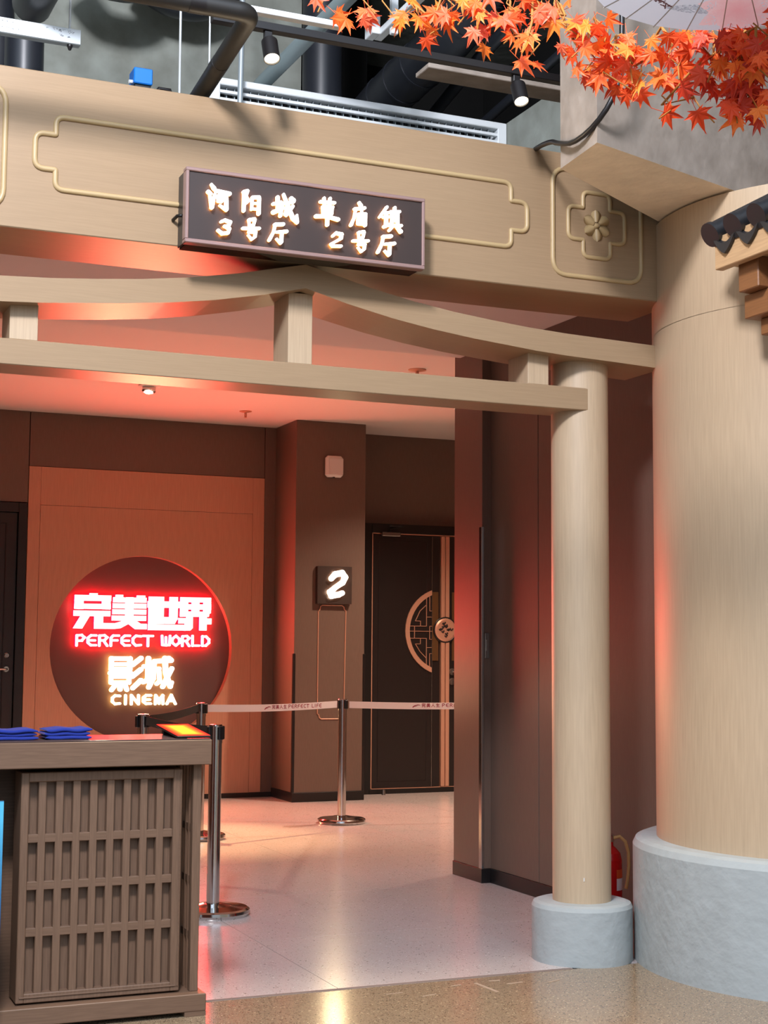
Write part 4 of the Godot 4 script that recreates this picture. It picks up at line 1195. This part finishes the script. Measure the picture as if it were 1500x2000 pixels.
	for q in [[1.835, "black track lamp glowing white above the sign's left half", 5.0, 2.0], [2.962, "black track lamp glowing white just left of the concrete beam", 4.0, 1.0]]:
		var l := thing("track_lamp", q[1], "spotlight", Vector3(q[0], 3.868, -5.51), "lamps on the track")
		part("adaptor", MB.new().box(Vector3(-0.016, -0.03, -0.014), Vector3(0.016, 0.0, 0.014), 0.003), M.rail, l)
		part("arm", MB.new().box(Vector3(-0.005, -0.075, -0.005), Vector3(0.005, -0.028, 0.005), 0.002), M.silver, l)
		var head := part("head", MB.new().lathe([Vector2(0.0, -0.052), Vector2(0.030, -0.052), Vector2(0.033, -0.056), Vector2(0.033, -0.150), Vector2(0.030, -0.150), Vector2(0.029, -0.142)], Vector3.ZERO, 28), M.rail, l)
		head.rotation_degrees = Vector3(-24, -14, q[2])
		part("lens", MB.new().lathe([Vector2(0.0295, -0.143), Vector2(0.0, -0.146)], Vector3.ZERO, 24), M.lens, head)
		spot(Vector3(q[0] + 0.005, 3.70, -5.49), Vector3(q[0] + 0.1, 0, -4.9), Color(1.0, 0.92, 0.80), 5.0, 24.0, 0.03, 0.7)
	var pl := thing("grey_plank", "weathered grey board hung under the track beside the leaves", "board")
	part("board", bx(2.70, 3.985, -5.98, 3.70, 4.008, -5.84, 0.003), M.beam, pl)
	var br := thing("angle_bracket", "folded galvanised angle bracket behind the top leaves", "bracket")
	part("leg", MB.new().box(Vector3(2.62, 4.31, -6.4), Vector3(2.66, 4.40, -6.3), 0.003).box(Vector3(2.66, 4.31, -6.38), Vector3(2.70, 4.345, -5.7), 0.003), M.vent, br)
	var ps := thing("white_post", "short white post end hanging beside the angle bracket", "post")
	part("post", bx(2.672, 4.275, -6.22, 2.706, 6.2, -6.19, 0.003), M.vent, ps)
	var cab := thing("power_cable", "thick black cable draped in front of the concrete beam's end", "cable")
	part("sheath", MB.new().tube(smooth_path([Vector3(3.34, 3.685, -6.18), Vector3(3.25, 3.686, -5.90), Vector3(3.13, 3.60, -5.52), Vector3(3.034, 3.50, -5.26), Vector3(3.006, 3.450, -5.08), Vector3(3.02, 3.49, -4.92), Vector3(3.06, 3.60, -4.86), Vector3(3.085, 3.72, -4.86), Vector3(3.09, 4.2, -4.86)]), 0.011, 10), M.rail, cab)
	# atrium spot lamp, left of the picture
	var al := thing("flood_lamp", "flood lamp high on the left of the atrium, out of the picture", "spotlight", Vector3(0.1, 5.35, -2.2))
	part("housing", MB.new().box(Vector3(-0.12, -0.02, -0.08), Vector3(0.12, 0.16, 0.14), 0.02), M.rail, al)
	part("lens", MB.new().box(Vector3(-0.1, 0.0, -0.09), Vector3(0.1, 0.14, -0.082), 0.002), M.lens, al)
	part("bracket", bx(-0.02, 0.16, 0.0, 0.02, 0.9, 0.04), M.rail, al)

func smooth_path(p: Array) -> Array:
	if p.size() < 3:
		return p
	var c := Curve3D.new()
	for i in p.size():
		var t: Vector3 = (p[mini(i + 1, p.size() - 1)] - p[maxi(i - 1, 0)]) / 5.0
		c.add_point(p[i], -t, t)
	var out := []
	for i in 25:
		out.append(c.samplef(i / 24.0 * (p.size() - 1)))
	return out

# ---------------------------------------------------------------- round pillar, concrete beam, eave
func build_right_side() -> void:
	var c := Vector3(4.6447, 0, -5.5123)
	var pl := thing("round_pillar", "broad round pillar clad in pale veneer at the right", "pillar")
	part("cladding", MB.new().lathe([Vector2(0.834, 0.53), Vector2(0.834, 2.878)], c, 96), M.wood_up, pl)
	part("cladding", MB.new().lathe([Vector2(0.834, 2.881), Vector2(0.834, 3.39)], c, 96), M.wood_up, pl)
	part("core", MB.new().lathe([Vector2(0.832, 2.7), Vector2(0.832, 3.385), Vector2(0, 3.385)], c, 64), M.wood_up, pl)
	var pb := thing("pillar_base", "broad round concrete footing under the veneered pillar", "footing")
	part("drum", MB.new().lathe([Vector2(0.0, 0.548), Vector2(0.905, 0.548), Vector2(0.932, 0.538), Vector2(0.945, 0.512), Vector2(0.945, 0.0)], c, 96), M.plinth, pb)
	var cb := thing("concrete_beam", "rough grey concrete beam end jutting over the pillar", "beam")
	var poly := PackedVector2Array([Vector2(3.05, -5.28), Vector2(3.02, -4.94), Vector2(4.02, -5.27), Vector2(6.2, -5.99), Vector2(6.2, -6.6), Vector2(4.8, -6.34), Vector2(4.0, -5.775), Vector2(3.85, -5.76)])
	var m := MB.new()
	var t := Geometry2D.triangulate_polygon(poly)
	for i in range(0, t.size(), 3):
		for y in [6.2]:
			m.flat(Vector3(poly[t[i]].x, y, poly[t[i]].y), Vector3(poly[t[i + 1]].x, y, poly[t[i + 1]].y), Vector3(poly[t[i + 2]].x, y, poly[t[i + 2]].y), Vector3(0, y - 4.0, 0))
	for i in poly.size():
		var a := poly[i]
		var b := poly[(i + 1) % poly.size()]
		var d := b - a
		m.quad(Vector3(a.x, 3.40, a.y), Vector3(b.x, 3.40, b.y), Vector3(b.x, 6.2, b.y), Vector3(a.x, 6.2, a.y), Vector3(d.y, 0, -d.x) if not Geometry2D.is_point_in_polygon((a + b) * 0.5 + Vector2(d.y, -d.x) * 1e-3, poly) else Vector3(-d.y, 0, d.x))
	part("beam", m, M.beam, cb)
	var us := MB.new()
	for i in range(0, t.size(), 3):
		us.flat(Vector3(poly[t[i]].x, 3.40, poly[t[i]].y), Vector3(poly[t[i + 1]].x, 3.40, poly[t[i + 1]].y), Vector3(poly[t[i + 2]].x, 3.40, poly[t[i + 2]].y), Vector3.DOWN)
	part("underside", us, M.soffit, cb, "smooth beige underside, paled to stand in for light from below")
	part("anchor_stub", MB.new().tube([Vector3(4.30, 3.72, -5.36), Vector3(4.29, 3.715, -5.32)], 0.016, 8), M.rail, cb)
	part("anchor_stub", MB.new().tube([Vector3(4.15, 3.62, -5.30), Vector3(4.14, 3.615, -5.27)], 0.014, 8), M.rail, cb)
	# tiled eave of the shop on the right
	var ev := thing("tiled_eave", "small black tiled eave with pale fascia at the right edge", "roof")
	var X := 3.60
	part("fascia", bx(X + 0.02, 2.965, -5.005, X + 0.06, 3.10, -3.2, 0.003), M.eave_wood, ev)
	part("soffit_board", bx(X + 0.06, 2.985, -4.99, X + 0.36, 3.005, -3.2, 0.002), M.eave_wood, ev)
	part("end_board", MB.new().prism(PackedVector2Array([Vector2(X + 0.06, 3.0), Vector2(X + 0.36, 3.0), Vector2(X + 0.36, 3.25), Vector2(X + 0.06, 3.08)]), -5.0, -4.975), M.eave_wood, ev)
	var slope := Vector3(cos(0.50), sin(0.50), 0)
	for i in 12:
		var z := -4.995 + i * 0.153
		var a := Vector3(X, 3.112, z)
		var tile := part("round_tile", MB.new().tube([a, a + slope * 0.20, a + slope * 0.202, a + slope * 0.40], 0.046, 16), M.tile_roof, ev)
		var cap := MB.new().tube([a - slope * 0.012, a + slope * 0.008], 0.052, 20)
		part("end_cap", cap, M.tile_roof, tile)
		# hanging pan tile between two round ones, with its pointed drip
		var pm := MB.new()
		var zc := z + 0.0765
		for k in 10:
			var s0 := -0.0765 + 0.153 * k / 10.0
			var s1 := -0.0765 + 0.153 * (k + 1) / 10.0
			var h0 := -0.045 * (1.0 - pow(s0 / 0.0765, 2))
			var h1 := -0.045 * (1.0 - pow(s1 / 0.0765, 2))
			var d0 := h0 - 0.012 - 0.034 * (1.0 - absf(s0) / 0.0765)
			var d1 := h1 - 0.012 - 0.034 * (1.0 - absf(s1) / 0.0765)
			var b0 := Vector3(X + 0.004, 3.104 + h0, zc + s0)
			var b1 := Vector3(X + 0.004, 3.104 + h1, zc + s1)
			pm.quad(b0, b1, b1 + slope * 0.39, b0 + slope * 0.39, Vector3(-0.5, 1, 0))
			for o in [0.0, 0.012]:
				pm.quad(b0 + Vector3(o, 0, 0), b1 + Vector3(o, 0, 0), Vector3(X + 0.002 + o, 3.104 + d1, zc + s1), Vector3(X + 0.002 + o, 3.104 + d0, zc + s0), Vector3(-1 if o == 0.0 else 1, 0, 0))
			pm.quad(Vector3(X + 0.002, 3.104 + d0, zc + s0), Vector3(X + 0.002, 3.104 + d1, zc + s1), Vector3(X + 0.014, 3.104 + d1, zc + s1), Vector3(X + 0.014, 3.104 + d0, zc + s0), Vector3.DOWN)
		part("pan_tile", pm, M.tile_roof, ev)
	part("rafter", bx(X + 0.08, 2.86, -4.93, X + 0.36, 2.985, -4.80, 0.004), M.bracket, ev)
	part("bracket_arm", bx(X + 0.13, 2.76, -4.96, X + 0.36, 2.86, -3.3, 0.004), M.bracket, ev)
	part("bracket_arm", bx(X + 0.18, 2.69, -4.92, X + 0.36, 2.76, -3.3, 0.004), M.bracket, ev)
	var orn := part("ridge_ornament", MB.new().tube([Vector3(X + 0.30, 3.33, -4.80), Vector3(X + 0.29, 3.38, -4.80), Vector3(X + 0.265, 3.405, -4.79), Vector3(X + 0.25, 3.385, -4.79)], 0.017, 10), M.tile_roof, ev)
	orn.set_meta("label", "dark curled ridge ornament")

# ---------------------------------------------------------------- maple and paper parasol
func leaf_mesh(seed_: int) -> MB:
	rng.seed = seed_
	var m := MB.new()
	var tips := [[0.0, 1.0], [42.0, 0.86], [84.0, 0.70], [122.0, 0.46]]
	var pts := []
	# outline from the stalk round the right side to the tip and back down the left side
	for side in [1.0, -1.0]:
		var half_pts := []
		for i in range(tips.size()):
			var a: float = deg_to_rad(tips[i][0] + rng.randf_range(-4, 4))
			var r: float = tips[i][1] * rng.randf_range(0.93, 1.05)
			var nxt: float = deg_to_rad((tips[i + 1][0] if i + 1 < tips.size() else 160.0))
			var wdt := deg_to_rad(9.5)
			if i > 0:
				half_pts.append(Vector2(sin(a - wdt), cos(a - wdt)) * r * 0.62)
			half_pts.append(Vector2(sin(a), cos(a)) * r)
			half_pts.append(Vector2(sin(a + wdt), cos(a + wdt)) * r * 0.62)
			var mid := (a + nxt) * 0.5
			half_pts.append(Vector2(sin(mid), cos(mid)) * (0.40 if i < 3 else 0.20))
		for q in half_pts:
			q.x *= side
			pts.append([q, side])
	var right := []
	var left := []
	for p in pts:
		(right if p[1] > 0 else left).append(p[0])
	left.reverse()
	var outline := right + [Vector2(0, -0.10)] + left
	var bendk := rng.randf_range(-0.35, -0.12)
	var f := func(q: Vector2) -> Vector3: return Vector3(q.x, q.y, bendk * q.length_squared() + 0.10 * absf(q.x))
	for i in outline.size() - 1:
		var a: Vector3 = f.call(outline[i])
		var b: Vector3 = f.call(outline[i + 1])
		m.flat(Vector3.ZERO, a, b, Vector3(0, 0, 1))
	# stalk
	m.tube([Vector3(0, -0.05, 0.004), Vector3(0.01, -0.4, 0.03), Vector3(0.03, -0.75, 0.09)], 0.014, 5)
	return m

func build_leaves() -> void:
	var um := thing("paper_parasol", "white paper parasol with pink flower print hanging among red leaves", "parasol", Vector3(2.35, 3.205, -3.13))
	var n_ := 24
	var R := 0.40
	var canopy := MB.new()
	for i in n_:
		var a0 := TAU * i / n_
		var a1 := TAU * (i + 1) / n_
		for s in 5:
			var r0 := R * s / 5.0
			var r1 := R * (s + 1) / 5.0
			var P := []
			for q in [[a0, r0], [a1, r0], [a1, r1], [a0, r1]]:
				var h := 0.075 * (1.0 - pow(q[1] / R, 1.3))
				var p := Vector3(cos(q[0]) * q[1], h, sin(q[0]) * q[1])
				P.append([p, Vector2(0.5 + p.x / (2 * R), 0.5 + p.z / (2 * R))])
			var g: Vector3 = (P[2][0] - P[0][0]).cross(P[3][0] - P[1][0]).normalized()
			if g.y < 0: g = -g
			canopy.tri(P[0][0], P[1][0], P[2][0], g, g, g, P[0][1], P[1][1], P[2][1]); canopy.tri(P[0][0], P[2][0], P[3][0], g, g, g, P[0][1], P[2][1], P[3][1])
	var cn := part("canopy", canopy, M.umbrella, um)
	for i in n_:
		var a := TAU * i / n_
		part("rib", MB.new().tube([Vector3(cos(a) * 0.02, 0.066, sin(a) * 0.02), Vector3(cos(a) * R * 0.5, 0.040, sin(a) * R * 0.5), Vector3(cos(a) * R, -0.004, sin(a) * R)], 0.0018, 5), M.bamboo, um)
	part("hub", MB.new().lathe([Vector2(0, 0.04), Vector2(0.022, 0.042), Vector2(0.022, 0.075), Vector2(0.010, 0.10), Vector2(0.0, 0.11)], Vector3.ZERO, 16), M.bamboo, um)
	# maple branches: clusters of leaves along a few twigs, in a deep loose band
	var meshes := []
	for k in 4:
		meshes.append(leaf_mesh(100 + k * 17).mesh())
	var groups := [
		["red maple branch hanging at the top centre beside the track lamp", [[1.62, 3.44, -4.30, 2], [1.70, 3.425, -4.205, 4], [1.80, 3.43, -4.20, 2], [1.86, 3.41, -4.16, 4], [1.925, 3.35, -4.116, 4], [1.96, 3.42, -4.12, 5], [2.02, 3.38, -4.08, 5], [2.06, 3.34, -4.06, 4], [2.09, 3.40, -4.04, 5], [2.146, 3.41, -4.015, 5], [2.14, 3.31, -4.0, 5], [2.163, 3.25, -3.915, 4], [2.20, 3.40, -3.96, 5]]],
		["red maple branch spreading below the parasol over the concrete beam", [[2.263, 3.306, -3.866, 6], [2.25, 3.38, -3.90, 5], [2.29, 3.24, -3.86, 5], [2.325, 3.205, -3.849, 6], [2.34, 3.29, -3.82, 6], [2.40, 3.155, -3.823, 7], [2.40, 3.235, -3.79, 6], [2.44, 3.244, -3.796, 6], [2.45, 3.16, -3.79, 6], [2.487, 3.15, -3.784, 5], [2.485, 3.225, -3.669, 6], [2.517, 3.165, -3.663, 6]]],
		["dense dark red maple branch at the top right corner", [[2.54, 3.19, -3.58, 8], [2.53, 3.12, -3.62, 5], [2.57, 3.18, -3.529, 9], [2.574, 3.09, -3.537, 9], [2.59, 3.14, -3.46, 9], [2.581, 3.10, -3.423, 9], [2.586, 3.00, -3.432, 8], [2.60, 3.05, -3.44, 9], [2.558, 3.115, -3.321, 9], [2.569, 3.03, -3.327, 8], [2.582, 2.94, -3.441, 5], [2.61, 2.97, -3.40, 6], [2.65, 3.08, -3.38, 7], [2.66, 3.18, -3.36, 7], [2.495, 3.02, -3.687, 1], [2.583, 3.02, -3.649, 1]]],
	]
	rng.seed = 4242
	var gi := 0
	for g in groups:
		var br := thing("maple_branch", g[0], "maple branch")
		var line := []
		for q in g[1]:
			line.append(Vector3(q[0], q[1] + 0.05 + rng.randf_range(-0.01, 0.02), q[2] - 0.02))
		line.insert(0, Vector3(line[0].x - 0.06, line[0].y + 0.02, line[0].z - 0.03))
		part("twig", MB.new().tube(smooth_path(line), 0.0045, 7), M.twig, br)
		for q in g[1]:
			var c := Vector3(q[0], q[1], q[2])
			part("twig", MB.new().tube([c + Vector3(0.0, 0.06, -0.02), c + Vector3(rng.randf_range(-0.04, 0.04), 0.02, 0.0), c + Vector3(rng.randf_range(-0.05, 0.05), -0.03, 0.02)], 0.0025, 5), M.twig, br)
			for i in q[3]:
				var o := MeshInstance3D.new()
				o.name = "leaf"
				o.mesh = meshes[rng.randi() % 4]
				var spread := 0.05 if q[3] > 1 else 0.0
				o.position = c + Vector3(rng.randf_range(-1, 1), rng.randf_range(-1, 1), rng.randf_range(-1.3, 1.3)) * spread
				var s := rng.randf_range(0.046, 0.072)
				o.rotation_degrees = Vector3(rng.randf_range(-50, 45), -33 + rng.randf_range(-55, 55), 180 + rng.randf_range(-75, 75))
				o.scale = Vector3(s, s, s)
				var pick := rng.randf()
				var k := 0
				if gi < 2:
					k = 0 if pick < 0.4 else 2 if pick < 0.62 else 3 if pick < 0.82 else 1
				else:
					k = 1 if pick < 0.42 else 4 if pick < 0.62 else 0 if pick < 0.9 else 2
				o.material_override = M["leaf%d" % k]
				br.add_child(o, true)
		gi += 1
